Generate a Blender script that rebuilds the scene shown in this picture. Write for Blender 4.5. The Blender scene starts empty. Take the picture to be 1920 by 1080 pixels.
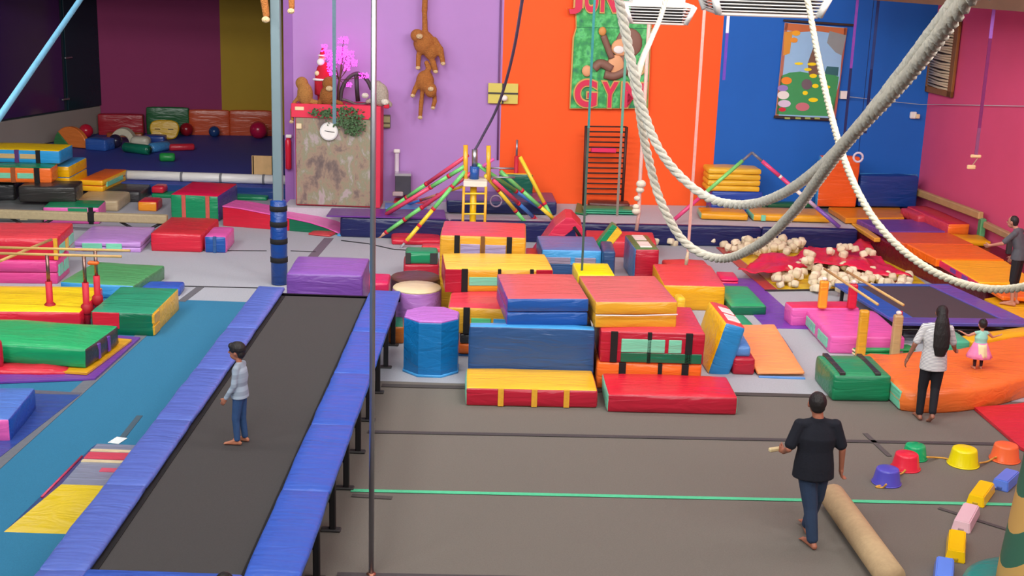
import bpy, bmesh, math, random
from mathutils import Vector, Matrix, noise, Euler
import numpy as np

S = bpy.context.scene
COL = S.collection
# ------------------------------------------------------------------ camera
FPX, TH, RO, H = 2440.0, math.radians(14.7), 0.033, 6.2
cam_d = bpy.data.cameras.new('camera'); cam = bpy.data.objects.new('camera', cam_d); COL.objects.link(cam)
cam_d.sensor_width = 36.0; cam_d.lens = FPX / 1920 * 36; cam_d.clip_start = .05; cam_d.clip_end = 200
cam.matrix_world = Matrix.Translation((0, 0, H)) @ Matrix.Rotation(math.pi/2 - TH, 4, 'X') @ Matrix.Rotation(RO, 4, 'Z')
S.camera = cam
# ------------------------------------------------------------------ world and lights (lamps under the hall ceiling)
W = bpy.data.worlds.new('world'); S.world = W; W.use_nodes = True
W.node_tree.nodes['Background'].inputs[0].default_value = (.9, .95, 1, 1)
W.node_tree.nodes['Background'].inputs[1].default_value = .3
S.view_settings.view_transform = 'Standard'; S.view_settings.look = 'None'
S.view_settings.exposure = 0.0; S.view_settings.gamma = 1.0; S.view_settings.use_curve_mapping = False
def area(name, loc, sx, sy, power, col=(1, .985, .96), rot=(0, 0, 0)):
    l = bpy.data.lights.new(name, 'AREA'); l.shape = 'RECTANGLE'; l.size = sx; l.size_y = sy; l.energy = power; l.color = col
    o = bpy.data.objects.new(name, l); COL.objects.link(o); o.location = loc; o.rotation_euler = rot
    return o
for ly, pw in ((1.5, 300), (8, 300), (14.5, 300), (20.5, 300)):        # rows of tilted high-bay lamps
    for lx in (-9.5, -3.2, 3.2, 9.0):
        area('ceiling_lamp', (lx, ly, 8.2), 3.6, 1.0, pw * (.6 if lx == 9.0 else 1), rot=(math.radians(52), 0, 0))

# ------------------------------------------------------------------ pixel <-> world (photograph measured at 1920x1080)
cr, sr = math.cos(RO), math.sin(RO)
def ray(u, v):
    a = (u-960)/FPX; b = (540-v)/FPX
    x = a*cr - b*sr; y = a*sr + b*cr
    return Vector((x, math.cos(TH)+y*math.sin(TH), -math.sin(TH)+y*math.cos(TH)))
def P(u, v, z=0.):
    d = ray(u, v); t = (z-H)/d.z
    return Vector((d.x*t, d.y*t, z))
def PD(u, v, y):
    d = ray(u, v); t = y/d.y
    return Vector((d.x*t, y, H+d.z*t))
def proj(p):
    x, y, z = p[0], p[1], p[2]-H
    f = y*math.cos(TH)-z*math.sin(TH); up = y*math.sin(TH)+z*math.cos(TH)
    X, Y = x/f, up/f
    return 960+FPX*(X*cr+Y*sr), 540-FPX*(-X*sr+Y*cr)
def ZV(A, v):
    lo, hi = -2., 12.
    for _ in range(50):
        m = (lo+hi)/2
        if proj((A[0], A[1], m))[1] > v: lo = m
        else: hi = m
    return lo
def PW(u, v, A, n):            # on a vertical plane through A with normal n
    d = ray(u, v); o = Vector((0, 0, H)); t = (Vector(A)-o).dot(n)/d.dot(n)
    return o+d*t

# ------------------------------------------------------------------ materials
def lin(c):
    return tuple(((x/255)/12.92 if x/255 <= .04045 else ((x/255+.055)/1.055)**2.4) for x in c)
C = dict(red=(205,34,58), crimson=(176,26,50), coral=(222,70,76), blue=(28,82,160), navy=(22,28,66), slate=(50,88,140), royal=(52,92,186),
    green=(26,140,92), dgreen=(8,104,72), lgreen=(96,196,130), yellow=(238,190,48), gold=(220,162,44), bright=(252,226,8), orange=(238,112,40),
    dorange=(214,92,34), peach=(246,156,96), pink=(228,98,176), hot=(226,40,96), purple=(136,82,176), violet=(112,62,160), lavender=(186,140,208), sky=(70,160,222),
    teal=(30,140,170), mint=(120,206,172), cream=(232,212,170), tan=(206,172,120), brown=(84,50,40), black=(22,20,22), char=(56,54,54), grey=(126,126,130),
    lgrey=(168,171,178), white=(236,234,228), maroon=(104,18,36), steel=(120,140,142), wood=(206,168,104), pale=(190,178,150), skin=(190,130,100), skin2=(150,98,74),
    skin3=(214,160,134), denim=(48,74,108), fur=(150,92,44), beige=(196,168,128), taupe=(125,117,106))
MATS = {}
def vin(c, kind='vinyl'):
    """procedural material for a colour: vinyl, cloth, metal, wood, fur, rope, plain"""
    key = (c, kind)
    if key in MATS: return MATS[key]
    rgb = C[c] if isinstance(c, str) else c
    l = lin(rgb)
    m = bpy.data.materials.new(f'{kind}_{c if isinstance(c,str) else "%02x%02x%02x" % tuple(rgb)}'); m.use_nodes = True
    nt = m.node_tree; N = nt.nodes; L = nt.links; b = N['Principled BSDF']
    tc = N.new('ShaderNodeTexCoord'); mp = N.new('ShaderNodeMapping'); L.new(tc.outputs['Object'], mp.inputs[0])
    nz = N.new('ShaderNodeTexNoise'); L.new(mp.outputs[0], nz.inputs['Vector'])
    mix = N.new('ShaderNodeMix'); mix.data_type = 'RGBA'
    sc, var, rough, bs, bd, bsc, metal = dict(vinyl=(2.2,.08,.3,.75,.03,(1.5,7.,8.),0), cloth=(18,.16,.9,.35,.01,(40,40,40),0), metal=(6,.1,.35,.1,.002,(20,20,20),.9),
        wood=(5,.22,.55,.2,.004,(30,3,30),0), fur=(30,.4,.95,1.,.03,(45,45,45),0), rope=(40,.25,.9,.6,.01,(60,60,60),0), carpet=(60,.18,.97,.4,.006,(140,140,140),0),
        wall=(1.2,.06,.75,.12,.004,(30,30,30),0), plain=(4,.06,.6,.05,.002,(10,10,10),0), foam=(14,.14,.92,.4,.01,(25,25,25),0), skin=(12,.12,.55,.15,.003,(50,50,50),0),
        hair=(40,.4,.6,.8,.012,(60,60,18),0), gloss=(4,.06,.22,.1,.004,(8,8,8),0))[kind]
    nz.inputs['Scale'].default_value = sc; nz.inputs['Detail'].default_value = 4
    mix.inputs[6].default_value = (*[x*(1-var) for x in l], 1); mix.inputs[7].default_value = (*[min(1, x*(1+var)) for x in l], 1)
    L.new(nz.outputs['Fac'], mix.inputs[0]); L.new(mix.outputs[2], b.inputs['Base Color'])
    b.inputs['Roughness'].default_value = rough; b.inputs['Metallic'].default_value = metal
    mp2 = N.new('ShaderNodeMapping'); mp2.inputs['Scale'].default_value = bsc; L.new(tc.outputs['Object'], mp2.inputs[0])
    n2 = N.new('ShaderNodeTexNoise'); n2.inputs['Scale'].default_value = 1.0; n2.inputs['Detail'].default_value = 3
    if kind == 'vinyl': n2.inputs['Distortion'].default_value = .9
    L.new(mp2.outputs[0], n2.inputs['Vector'])
    bp = N.new('ShaderNodeBump'); bp.inputs['Strength'].default_value = bs; bp.inputs['Distance'].default_value = bd
    L.new(n2.outputs['Fac'], bp.inputs['Height']); L.new(bp.outputs[0], b.inputs['Normal'])
    MATS[key] = m
    return m

# ------------------------------------------------------------------ object helpers
def tag(o, label=None, cat=None, group=None, kind=None):
    if label: o['label'] = label
    if cat: o['category'] = cat
    if group: o['group'] = group
    if kind: o['kind'] = kind
    return o
def root(name, label, cat, loc=(0, 0, 0), rz=0., group=None):
    o = bpy.data.objects.new(name, None); COL.objects.link(o); o.empty_display_size = .1
    o.location = loc; o.rotation_euler = (0, 0, rz)
    return tag(o, label, cat, group)
def link(name, me, mats, parent=None, loc=None, rz=None, smooth=True):
    o = bpy.data.objects.new(name, me); COL.objects.link(o)
    if mats is not None and not me.materials:
        for m in (mats if isinstance(mats, (list, tuple)) else [mats]): me.materials.append(m)
    if smooth and len(me.polygons): me.polygons.foreach_set('use_smooth', [True]*len(me.polygons))
    if parent is not None: o.parent = parent
    if loc is not None: o.location = loc
    if rz is not None: o.rotation_euler = (0, 0, rz)
    return o
def mesh(name, vs, fs, mi=None):
    me = bpy.data.meshes.new(name); me.from_pydata([tuple(v) for v in vs], [], fs)
    if mi: me.polygons.foreach_set('material_index', mi)
    me.update(); return me
def recalc(me):
    bm = bmesh.new(); bm.from_mesh(me); bmesh.ops.recalc_face_normals(bm, faces=bm.faces); bm.to_mesh(me); bm.free(); return me
def bevbox(x0, x1, y0, y1, z0, z1, bev=.006, seg=1):
    bm = bmesh.new(); bmesh.ops.create_cube(bm, size=1)
    bmesh.ops.transform(bm, matrix=Matrix.Translation(((x0+x1)/2, (y0+y1)/2, (z0+z1)/2)) @ Matrix.Diagonal((abs(x1-x0), abs(y1-y0), abs(z1-z0), 1)), verts=bm.verts)
    b = min(bev, .45*min(abs(x1-x0), abs(y1-y0), abs(z1-z0)))
    if b > 0: bmesh.ops.bevel(bm, geom=bm.edges[:], offset=b, segments=seg, affect='EDGES', profile=.5)
    me = bpy.data.meshes.new('box'); bm.to_mesh(me); bm.free(); return me
def BX(name, x0, x1, y0, y1, z0, z1, mat, parent=None, bev=.006, seg=1):
    return link(name, bevbox(x0, x1, y0, y1, z0, z1, bev, seg), mat, parent, smooth=False)
FACE = ('left', 'right', 'front', 'back', 'bottom', 'top')
def softbox(w, d, h, r=.03, puff=.02, wob=.008, seed=0, n=7):
    """rounded, slightly padded box; face material order follows FACE"""
    r = min(r, .45*min(w, d, h))
    hs = (w/2, d/2, h/2)
    def axis(a):
        k = max(2, min(n, int(2*a/.12)+1))
        inner = [-a+r+(2*a-2*r)*i/k for i in range(k+1)]
        return [-a, -a+r*.35] + inner + [a-r*.35, a]
    ax = [axis(a) for a in hs]
    vid, vs, fs, mi = {}, [], [], []
    def vert(p):
        key = tuple(round(c, 5) for c in p)
        if key in vid: return vid[key]
        q = [max(-(hs[i]-r), min(hs[i]-r, p[i])) for i in range(3)]
        dv = Vector([p[i]-q[i] for i in range(3)])
        dv.normalize()
        o = Vector(q)+dv*r
        t = [o[i]/hs[i] for i in range(3)]
        b = [max(0, 1-t[i]**4) for i in range(3)]
        nrm = dv.copy()
        nv = noise.noise(Vector((o.x*3.1+seed*7.3, o.y*3.1, o.z*5+seed)))
        lowfac = 0 if dv.z < -.5 else 1
        o.x += nrm.x*puff*b[1]*b[2]*.7; o.y += nrm.y*puff*b[0]*b[2]*.7
        if dv.z > 0: o.z += nrm.z*puff*b[0]*b[1]
        o += dv*nv*wob*lowfac
        vid[key] = len(vs); vs.append((o.x+w/2, o.y+d/2, max(0, o.z+h/2))); return vid[key]
    for f in range(6):
        a = f//2; s = -1 if f % 2 == 0 else 1
        i1, i2 = [(1, 2), (0, 2), (0, 1)][a]
        A1, A2 = ax[i1], ax[i2]
        for i in range(len(A1)-1):
            for j in range(len(A2)-1):
                q = []
                for (ii, jj) in ((i, j), (i+1, j), (i+1, j+1), (i, j+1)):
                    p = [0, 0, 0]; p[a] = s*hs[a]; p[i1] = A1[ii]; p[i2] = A2[jj]; q.append(vert(p))
                flip = (s > 0) == (a == 1)
                if flip: q.reverse()
                if len(set(q)) >= 3: fs.append(q); mi.append(f)
    return mesh('cushion', vs, fs, mi)
def facemats(c):
    if isinstance(c, (str, tuple)): c = dict(all=c)
    base = c.get('all') or c.get('top')
    side = c.get('side') or base
    out = []
    for f in FACE:
        k = c.get(f)
        if k is None: k = side if f not in ('top', 'bottom') else base
        out.append(vin(k))
    return out
SEED = [0]
class Mt: pass
def M(label, fl, fr, z0=0., hv=None, h=None, back=None, d=None, c='red', layers=1, straps=(), patches=(), name='foam_mat', cat='mat',
      ref='b', zt=None, rnd=.035, puff=.02, group=None, ang=None, wob=.008, w=None, hpt='l', drop=0.):
    """upholstered foam mat. fl/fr: pixels of the front edge (bottom edge, or top edge when zt is given)"""
    z0 = z0.top if isinstance(z0, Mt) else z0
    zz = z0 if zt is None else zt
    A = P(*fl, zz); B = P(*fr, zz)
    if ang is not None:
        dx = Vector((math.cos(math.radians(ang)), math.sin(math.radians(ang)), 0)); W_ = (B-A).length if w is None else w
    else:
        dx = (B-A).normalized(); W_ = (B-A).length if w is None else w
    dy = Vector((-dx.y, dx.x, 0))
    if zt is not None: h = zt - z0
    elif h is None: h = ZV(A if hpt == 'l' else B, hv) - z0
    if d is None: d = (P(*back, z0+h) - A).dot(dy)
    z0 -= drop; h += drop
    return MB(label, Vector((A.x, A.y, z0)), dx, W_, d, h, c, layers, straps, patches, name, cat, rnd, puff, group, wob)
def MY(label, u0, u1, vt, y, d, z0=0., c='red', ang=0., vb=None, **k):
    """mat whose front stands at distance y: pixel span u0..u1, top edge at vt"""
    z0 = z0.top if isinstance(z0, Mt) else z0
    um = (u0+u1)/2
    if vb is not None: z0 = PD(um, vb, y).z
    a, b, t = PD(u0, vt, y), PD(u1, vt, y), PD(um, vt, y)
    dx = Vector((math.cos(math.radians(ang)), math.sin(math.radians(ang)), 0))
    return MB(label, Vector((a.x, y, z0)), dx, b.x-a.x, d, t.z-z0, c, **k)
def MB(label, base, dx, W_, d, h, c='red', layers=1, straps=(), patches=(), name='foam_mat', cat='mat', rnd=.035, puff=.02, group=None, wob=.008):
    dy = Vector((-dx.y, dx.x, 0)); z0 = base.z
    rz = math.atan2(dx.y, dx.x)
    R = root(name, label, cat, base, rz, group)
    SEED[0] += 1
    cl = c if isinstance(c, list) else [c]*layers
    hl = h/layers
    for i in range(layers):
        gap = .006 if layers > 1 else 0
        me = softbox(W_, d, hl-gap, rnd if layers == 1 else rnd*.7, puff if i == layers-1 else .006, wob, SEED[0]*3+i)
        o = link('cover' if layers == 1 else 'layer', me, facemats(cl[i]), R, (0, 0, i*hl))
    pr = puff*.7+.012
    for s in straps:       # (x fraction or metres from the left, colour, width, over_top)
        x = s[0]*W_; sw = s[2] if len(s) > 2 else .06; sc = s[1]
        strapm(R, x, sw, d, h, vin(sc, 'cloth'), len(s) > 3 and s[3], pr)
    for p in patches:      # (face, a0, a1, z0, z1, colour) fractions of the face
        face, a0, a1, b0, b1, pc = p
        e = pr
        if face == 'front': BX('panel', a0*W_, a1*W_, -e, .02, b0*h, b1*h, vin(pc), R)
        elif face == 'right': BX('panel', W_-.02, W_+e, a0*d, a1*d, b0*h, b1*h, vin(pc), R)
        elif face == 'left': BX('panel', -e, .02, a0*d, a1*d, b0*h, b1*h, vin(pc), R)
        elif face == 'top': BX('panel', a0*W_, a1*W_, b0*d, b1*d, h-.01, h+puff+.006, vin(pc), R)
    m = Mt(); m.o = R; m.top = z0+h; m.A = base; m.dx = dx; m.dy = dy; m.w = W_; m.d = d; m.h = h; m.z0 = z0
    return m
def strapm(R, x, sw, d, h, mat, over, pr):
    t = pr
    BX('strap', x-sw/2, x+sw/2, -t, .015, .01, h+(.02 if over else 0), mat, R, .004)
    if over: BX('strap', x-sw/2, x+sw/2, -t, d*.95, h+.005, h+.03, mat, R, .004)

def ring_loft(rings, closed=True):
    """rings: list of lists of points (same count) -> mesh with end caps"""
    n = len(rings[0]); vs = [p for r in rings for p in r]; fs = []
    for i in range(len(rings)-1):
        for j in range(n):
            k = (j+1) % n
            fs.append([i*n+j, i*n+k, (i+1)*n+k, (i+1)*n+j])
    if closed:
        fs.append(list(range(n-1, -1, -1))); fs.append([(len(rings)-1)*n+j for j in range(n)])
    return vs, fs
def frames(pts):
    pts = [Vector(p) for p in pts]; out = []; up = None
    for i, p in enumerate(pts):
        t = (pts[min(i+1, len(pts)-1)]-pts[max(i-1, 0)]).normalized()
        if up is None:
            up = Vector((0, 0, 1)) if abs(t.z) < .9 else Vector((0, 1, 0))
        s = t.cross(up); s.normalize(); up = s.cross(t).normalized()
        out.append((p, t, s, up))
    return out
def tubedata(pts, rad, n=8, sq=1.):
    rr = rad if isinstance(rad, (list, tuple)) else [rad]*len(pts)
    rings = []
    for (p, t, s, u), r in zip(frames(pts), rr):
        rings.append([p+s*math.cos(2*math.pi*k/n)*r+u*math.sin(2*math.pi*k/n)*r*sq for k in range(n)])
    return ring_loft(rings)
def tube(name, pts, rad, mat, parent=None, n=8, sq=1.):
    v, f = tubedata(pts, rad, n, sq)
    return link(name, recalc(mesh(name, v, f)), mat, parent)
def lathe(name, prof, mat, parent=None, n=24, loc=None, mi=None, smooth=True):
    """prof: [(r,z)...] -> surface of revolution, capped"""
    rings = [[Vector((r*math.cos(2*math.pi*k/n), r*math.sin(2*math.pi*k/n), z)) for k in range(n)] for r, z in prof]
    v, f = ring_loft(rings); m = None
    if mi: m = [mi[i] for i in range(len(prof)-1) for _ in range(n)] + [mi[0], mi[-1]]
    return link(name, mesh(name, v, f, m), mat, parent, loc, smooth=smooth)
def prism(name, outline, th, mat, parent=None, axis='y', bev=.004):
    """extrude an outline (a,b) by th. axis y: outline in xz, extruded along +y; z: outline in xy extruded up"""
    bm = bmesh.new()
    vs = [bm.verts.new((a, 0, b) if axis == 'y' else (a, b, 0)) for a, b in outline]
    f = bm.faces.new(vs)
    r = bmesh.ops.extrude_face_region(bm, geom=[f])
    vec = Vector((0, th, 0)) if axis == 'y' else Vector((0, 0, th))
    bmesh.ops.translate(bm, vec=vec, verts=[e for e in r['geom'] if isinstance(e, bmesh.types.BMVert)])
    bmesh.ops.recalc_face_normals(bm, faces=bm.faces)
    if bev: bmesh.ops.bevel(bm, geom=bm.edges[:], offset=bev, segments=1, affect='EDGES')
    me = bpy.data.meshes.new(name); bm.to_mesh(me); bm.free()
    return link(name, me, mat, parent, smooth=False)
def catmull(pts, per=8):
    p = [Vector(x) for x in pts]; p = [p[0]*2-p[1]] + p + [p[-1]*2-p[-2]]; out = []
    for i in range(1, len(p)-2):
        for k in range(per):
            t = k/per; a, b, c, d = p[i-1], p[i], p[i+1], p[i+2]
            out.append(.5*((2*b)+(c-a)*t+(2*a-5*b+4*c-d)*t*t+(3*b-a-3*c+d)*t**3))
    out.append(p[-2]); return out
def resample(pts, step):
    out = [pts[0]]; acc = 0
    for a, b in zip(pts, pts[1:]):
        L = (b-a).length
        while acc + L >= step and L > 0:
            t = (step-acc)/L; a = a.lerp(b, t); out.append(a.copy()); L = (b-a).length; acc = 0
        acc += L
    return out
def rope(name, label, cat, pts, r, col='cream', group=None, pitch=None, per=10, parent=None):
    """three laid strands along a smooth path"""
    pitch = pitch or r*6
    path = resample(catmull(pts, per), pitch/9)
    V, Fc = [], []
    fr = frames(path); dist = 0
    for s in range(3):
        cpts = []; dist = 0
        for i, (p, t, sd, up) in enumerate(fr):
            a = 2*math.pi*(i/9*1.0)+s*2*math.pi/3
            cpts.append(p+(sd*math.cos(a)+up*math.sin(a))*r*.5)
        v, f = tubedata(cpts, r*.56, 6)
        off = len(V); V += v; Fc += [[i+off for i in q] for q in f]
    o = link(name, mesh(name, V, Fc), vin(col, 'rope'), parent)
    if label: tag(o, label, cat, group)
    return o
def slab(name, pix, z, th, col, kind='carpet', label=None, cat=None, st=None, group=None):
    """flat floor covering from pixel corners lying at height z"""
    pts = [P(u, v, z) for u, v in pix]
    o0 = pts[0].copy(); o0.z = z-th
    o = prism(name, [(p.x-o0.x, p.y-o0.y) for p in pts], th, vin(col, kind), None, 'z', .002 if th > .006 else 0)
    o.location = o0
    if st: o['kind'] = st
    return tag(o, label, cat, group)

# ------------------------------------------------------------------ body builder (one continuous voxel-remeshed surface)
def capsule(bm, a, b, ra, rb, n=10):
    a, b = Vector(a), Vector(b); d = b-a; L = d.length
    t = d.normalized() if L > 1e-6 else Vector((0, 0, 1))
    q = t.to_track_quat('Z', 'Y').to_matrix()
    rings = []
    for k in (-80, -50, -20): rings.append((a, ra, math.radians(k)))
    for k in (20, 50, 80): rings.append((b, rb, math.radians(k)))
    R = []
    for c, r, e in rings:
        R.append([c + q @ Vector((r*math.cos(e)*math.cos(2*math.pi*j/n), r*math.cos(e)*math.sin(2*math.pi*j/n), r*math.sin(e))) for j in range(n)])
    v, f = ring_loft(R); addm(bm, v, f)
def addm(bm, v, f):
    vv = [bm.verts.new(x) for x in v]
    for q in f: bm.faces.new([vv[i] for i in q])
def ell(bm, c, rx, ry, rz, rot=(0, 0, 0), n=12):
    R = []; mt = Euler(rot).to_matrix(); c = Vector(c)
    for e in (-82, -60, -35, -10, 15, 40, 62, 82):
        e = math.radians(e)
        R.append([c+mt @ Vector((rx*math.cos(e)*math.cos(2*math.pi*j/n), ry*math.cos(e)*math.sin(2*math.pi*j/n), rz*math.sin(e))) for j in range(n)])
    v, f = ring_loft(R); addm(bm, v, f)
def ovals(bm, secs, n=14):
    """secs: (centre, rx, ry[, rz angle]) stacked ellipses"""
    R = []
    for s in secs:
        c = Vector(s[0]); a = s[3] if len(s) > 3 else 0
        R.append([c+Vector((s[1]*math.cos(2*math.pi*j/n)*math.cos(a)-s[2]*math.sin(2*math.pi*j/n)*math.sin(a), s[1]*math.cos(2*math.pi*j/n)*math.sin(a)+s[2]*math.sin(2*math.pi*j/n)*math.cos(a), 0)) for j in range(n)])
    v, f = ring_loft(R); addm(bm, v, f)
def remeshed(name, bm, vox, mat, parent, smooth=3):
    bmesh.ops.recalc_face_normals(bm, faces=bm.faces)
    me = bpy.data.meshes.new('tmp'); bm.to_mesh(me); bm.free()
    o = bpy.data.objects.new('tmp', me); COL.objects.link(o)
    m = o.modifiers.new('r', 'REMESH'); m.mode = 'VOXEL'; m.voxel_size = vox
    s = o.modifiers.new('s', 'SMOOTH'); s.iterations = smooth; s.factor = .5
    dg = bpy.context.evaluated_depsgraph_get()
    me2 = bpy.data.meshes.new_from_object(o.evaluated_get(dg)); bpy.data.objects.remove(o); bpy.data.meshes.remove(me)
    me2.name = name
    return link(name, me2, mat, parent)
# ================================================================== STRUCTURE
def struct(o, name=None):
    o['kind'] = 'structure'; return o
def wallbox(name, p, q, z0, z1, th, mat):
    """vertical wall from p to q (xy); thickness th goes to the left of p->q"""
    p, q = Vector((p[0], p[1], 0)), Vector((q[0], q[1], 0)); d = q-p
    o = BX(name, 0, d.length, 0, th, 0, z1-z0, mat, None, 0)
    o.location = (p.x, p.y, z0); o.rotation_euler = (0, 0, math.atan2(d.y, d.x)); return struct(o)
ZC = 8.5
struct(BX('floor', -20, 13.5, -4, 42, -.2, 0, vin((112,106,98), 'carpet'), None, 0))
struct(BX('ceiling', -20, 13.5, -4, 42, ZC, ZC+.2, vin((214,212,208), 'wall'), None, 0))
struct(BX('wall_front', -20, 13.5, -4.2, -4, 0, ZC, vin((190,186,180), 'wall'), None, 0))
wdir = Vector((1, .09, 0)).normalized(); wn = Vector((-wdir.y, wdir.x, 0))
def wy(x): return 29.83+.09*x
WA = Vector((0, wy(0), 0))
def on_wall(u, v, off=0.): return PW(u, v, WA - wn*off, wn)
xb1 = (on_wall(945, 40).x+on_wall(935, 340).x)/2; xb2 = (on_wall(1357, 40).x+on_wall(1336, 330).x)/2; xb3 = (on_wall(1742, 160).x+on_wall(1724, 330).x)/2
xb0 = on_wall(533, 200).x
wallbox('wall_back_purple', (xb0, wy(xb0)), (xb1, wy(xb1)), 0, ZC, .2, vin((176,132,196), 'wall'))
wallbox('wall_back_orange', (xb1, wy(xb1)), (xb2, wy(xb2)), 0, ZC, .2, vin((255,92,26), 'wall'))
wallbox('wall_back_blue', (xb2, wy(xb2)), (xb3+.3, wy(xb3+.3)), 0, ZC, .2, vin((16,98,190), 'wall'))
CR = Vector((xb3, wy(xb3), 0)); rdir = Vector((.17, -1, 0)).normalized(); rn = Vector((-1, -.17, 0)).normalized()
q = CR+rdir*36
wallbox('wall_right', (q.x+.0, q.y), (CR.x, CR.y), 0, ZC, -.2, vin((222,84,126), 'wall'))
def on_right(u, v, off=0.): return PW(u, v, CR+rn*off, rn)
# recess on the left with a lower ceiling
RZ = .28
ry = lambda x: 40.4+.14*(x+7.5)
rc = PW(188, 250, (-7.5, 40.4, 0), Vector((-.14, 1, 0)).normalized()); xm = PW(414, 120, (-7.5, 40.4, 0), Vector((-.14, 1, 0)).normalized()).x
wallbox('wall_recess_crimson', (rc.x, ry(rc.x)), (xm, ry(xm)), 0, ZC, .2, vin((150,46,98), 'wall'))
wallbox('wall_recess_olive', (xm, ry(xm)), (-4.6, ry(-4.6)), 0, ZC, .2, vin((186,150,38), 'wall'))
wallbox('wall_recess_right', (xb0, ry(xb0)), (xb0, wy(xb0)), 0, ZC, .2, vin((150,100,172), 'wall'))
ldir = Vector((-.36, -1, 0)).normalized(); ln = Vector((1, -.36, 0)).normalized()
LC = Vector((rc.x, ry(rc.x), 0))
lq = LC+ldir*44
wallbox('wall_left', (lq.x, lq.y), (LC.x, LC.y), 0, ZC, .2, vin((36,44,54), 'wall'))
def on_left(u, v, off=0.): return PW(u, v, LC+ln*off, ln)
struct(BX('ceiling_recess', -16.5, xb0, 31.4, 41.2, 5.5, 5.6, vin((120,118,120), 'wall'), None, 0))
struct(BX('wall_recess_header', -16.3, xb0, 31.3, 31.45, 5.4, ZC, vin((150,100,172), 'wall'), None, 0))
rp = [(-15.2, 31.62), (xb0, 31.5), (xb0, ry(xb0)), (LC.x, LC.y)]
o = prism('floor_recess', rp, RZ, vin((56,70,156), 'plain'), None, 'z', 0); struct(o)
# dado boarding and dark glazing on the recess' left wall
zd = on_left(184, 199).z
dd = 10.5
me = BX('trim_1', 0, dd, -.06, 0, RZ, zd, vin((150,138,130), 'wall'), None, .01); me.location = LC+ldir*dd; me.rotation_euler = (0, 0, math.atan2(-ldir.y, -ldir.x)); struct(me)
def lbox(name, u0, u1, z0, z1, th, mat, parent=None, off=0.):
    s0 = (on_left(u0, 150)-LC).dot(ldir); s1 = (on_left(u1, 150)-LC).dot(ldir)
    a, b = max(s0, s1), min(s0, s1)
    o = BX(name, 0, a-b, -th-off, -off, z0, z1, mat, parent, .01)
    o.location = LC+ldir*a; o.rotation_euler = (0, 0, math.atan2(-ldir.y, -ldir.x)); return o
def flat(name, c, rough=.5, metal=0., emit=0., spec=.5):
    m = bpy.data.materials.new(name); m.use_nodes = True; b = m.node_tree.nodes['Principled BSDF']
    nz = m.node_tree.nodes.new('ShaderNodeTexNoise'); nz.inputs['Scale'].default_value = 6
    mx = m.node_tree.nodes.new('ShaderNodeMix'); mx.data_type = 'RGBA'; l = lin(c)
    mx.inputs[6].default_value = (*[x*.93 for x in l], 1); mx.inputs[7].default_value = (*[min(1, x*1.07) for x in l], 1)
    m.node_tree.links.new(nz.outputs['Fac'], mx.inputs[0]); m.node_tree.links.new(mx.outputs[2], b.inputs['Base Color'])
    b.inputs['Roughness'].default_value = rough; b.inputs['Metallic'].default_value = metal; b.inputs['Specular IOR Level'].default_value = spec
    if emit: b.inputs['Emission Color'].default_value = (*l, 1); b.inputs['Emission Strength'].default_value = emit
    return m
glass = flat('dark_glass', (62,36,84), .12, 0, 0, .9)
w1 = struct(lbox('window_1', -120, 116, zd+.05, 5.2, .05, glass))
dr = struct(lbox('door_1', 122, 186, zd+.02, 5.2, .07, vin((18,44,54), 'gloss')))
for (u, v) in ((128, 108), (123, 186)):
    p = on_left(u, v, .1); h_ = BX('door_handle', -.16, .16, -.03, .03, -.025, .025, vin('lgrey', 'metal'), None, .01)
    h_.parent = dr; h_.matrix_parent_inverse = Matrix.Identity(4)
    h_.location = dr.matrix_basis.inverted() @ p
# floor coverings
def carpet(name, pts, z, col):
    o = prism(name, pts, .004, vin(col, 'carpet'), None, 'z', 0); o.location.z = z; return struct(o)
carpet('floor_carpet_grey', [(-16.8, 18), (12.5, 18.05), (12, 31), (-5, 31.6), (-15.3, 31.6)], .001, (168,171,178))
carpet('floor_carpet_teal', [(-17.5, 3), (-2.9, 3), (-2.9, 22.03), (-17, 22.03)], .004, (40,116,152))
def tape(label, a, b, w, col, z=.011, kind='cloth', name='floor_tape', za=None):
    A, B = P(*a, z), P(*b, z); d = B-A
    o = BX(name, 0, d.length, -w/2, w/2, 0, .003, vin(col, kind), None, 0); o.location = (A.x, A.y, z-.003); o.rotation_euler = (0, 0, math.atan2(d.y, d.x))
    return tag(o, label, 'tape')
tape('long pale green tape line across the brown foreground floor', (658, 919), (1920, 946), .075, (84,196,146))
tape('long dark tape line just in front of the yellow and red mats', (690, 809), (1920, 833), .09, (72,66,68))
tape('dark tape edge between grey carpet and brown floor', (716, 722), (1540, 742), .13, (74,68,66), .012)
tape('dark tape line at the bottom edge of the brown floor', (632, 1076), (1420, 1092), .08, (74,68,70))
tape('short dark tape strip under the metal pole', (660, 928), (735, 933), .085, (82,76,74))
tape('short diagonal tape mark beside the green bucket', (1622, 812), (1668, 855), .07, (84,78,78))
tape('diagonal dark tape mark beside the pale pink stepping block', (1760, 952), (1900, 996), .06, (80,74,74))
tape('long grey tape seam running diagonally across the teal carpet', (265, 628), (-30, 892), .19, (106,110,118), .014)
tape('short grey tape seam joining the diagonal seam from the left', (60, 734), (150, 739), .13, (92,92,106), .017)
tape('dark grey tape strip on teal carpet by the springboard', (262, 779), (228, 822), .08, (70,90,104), .014)
tape('short white tape stub behind the springboard', (229, 820), (212, 831), .15, (226,232,232), .017)
tape('black seam line on grey carpet left of the padded pillar', (335, 536), (500, 540), .05, (34,34,38), .012)
tape('dark tape piece crossing the grey carpet corner', (377, 537), (340, 565), .14, (100,100,104), .012)
tape('thin black seam right of the padded pillar', (545, 470), (592, 472), .05, (40,38,42), .012)
tape('wide mauve tape strip near the foot of the pink ramp', (617, 446), (583, 485), .2, (112,98,112), .012)
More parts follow.
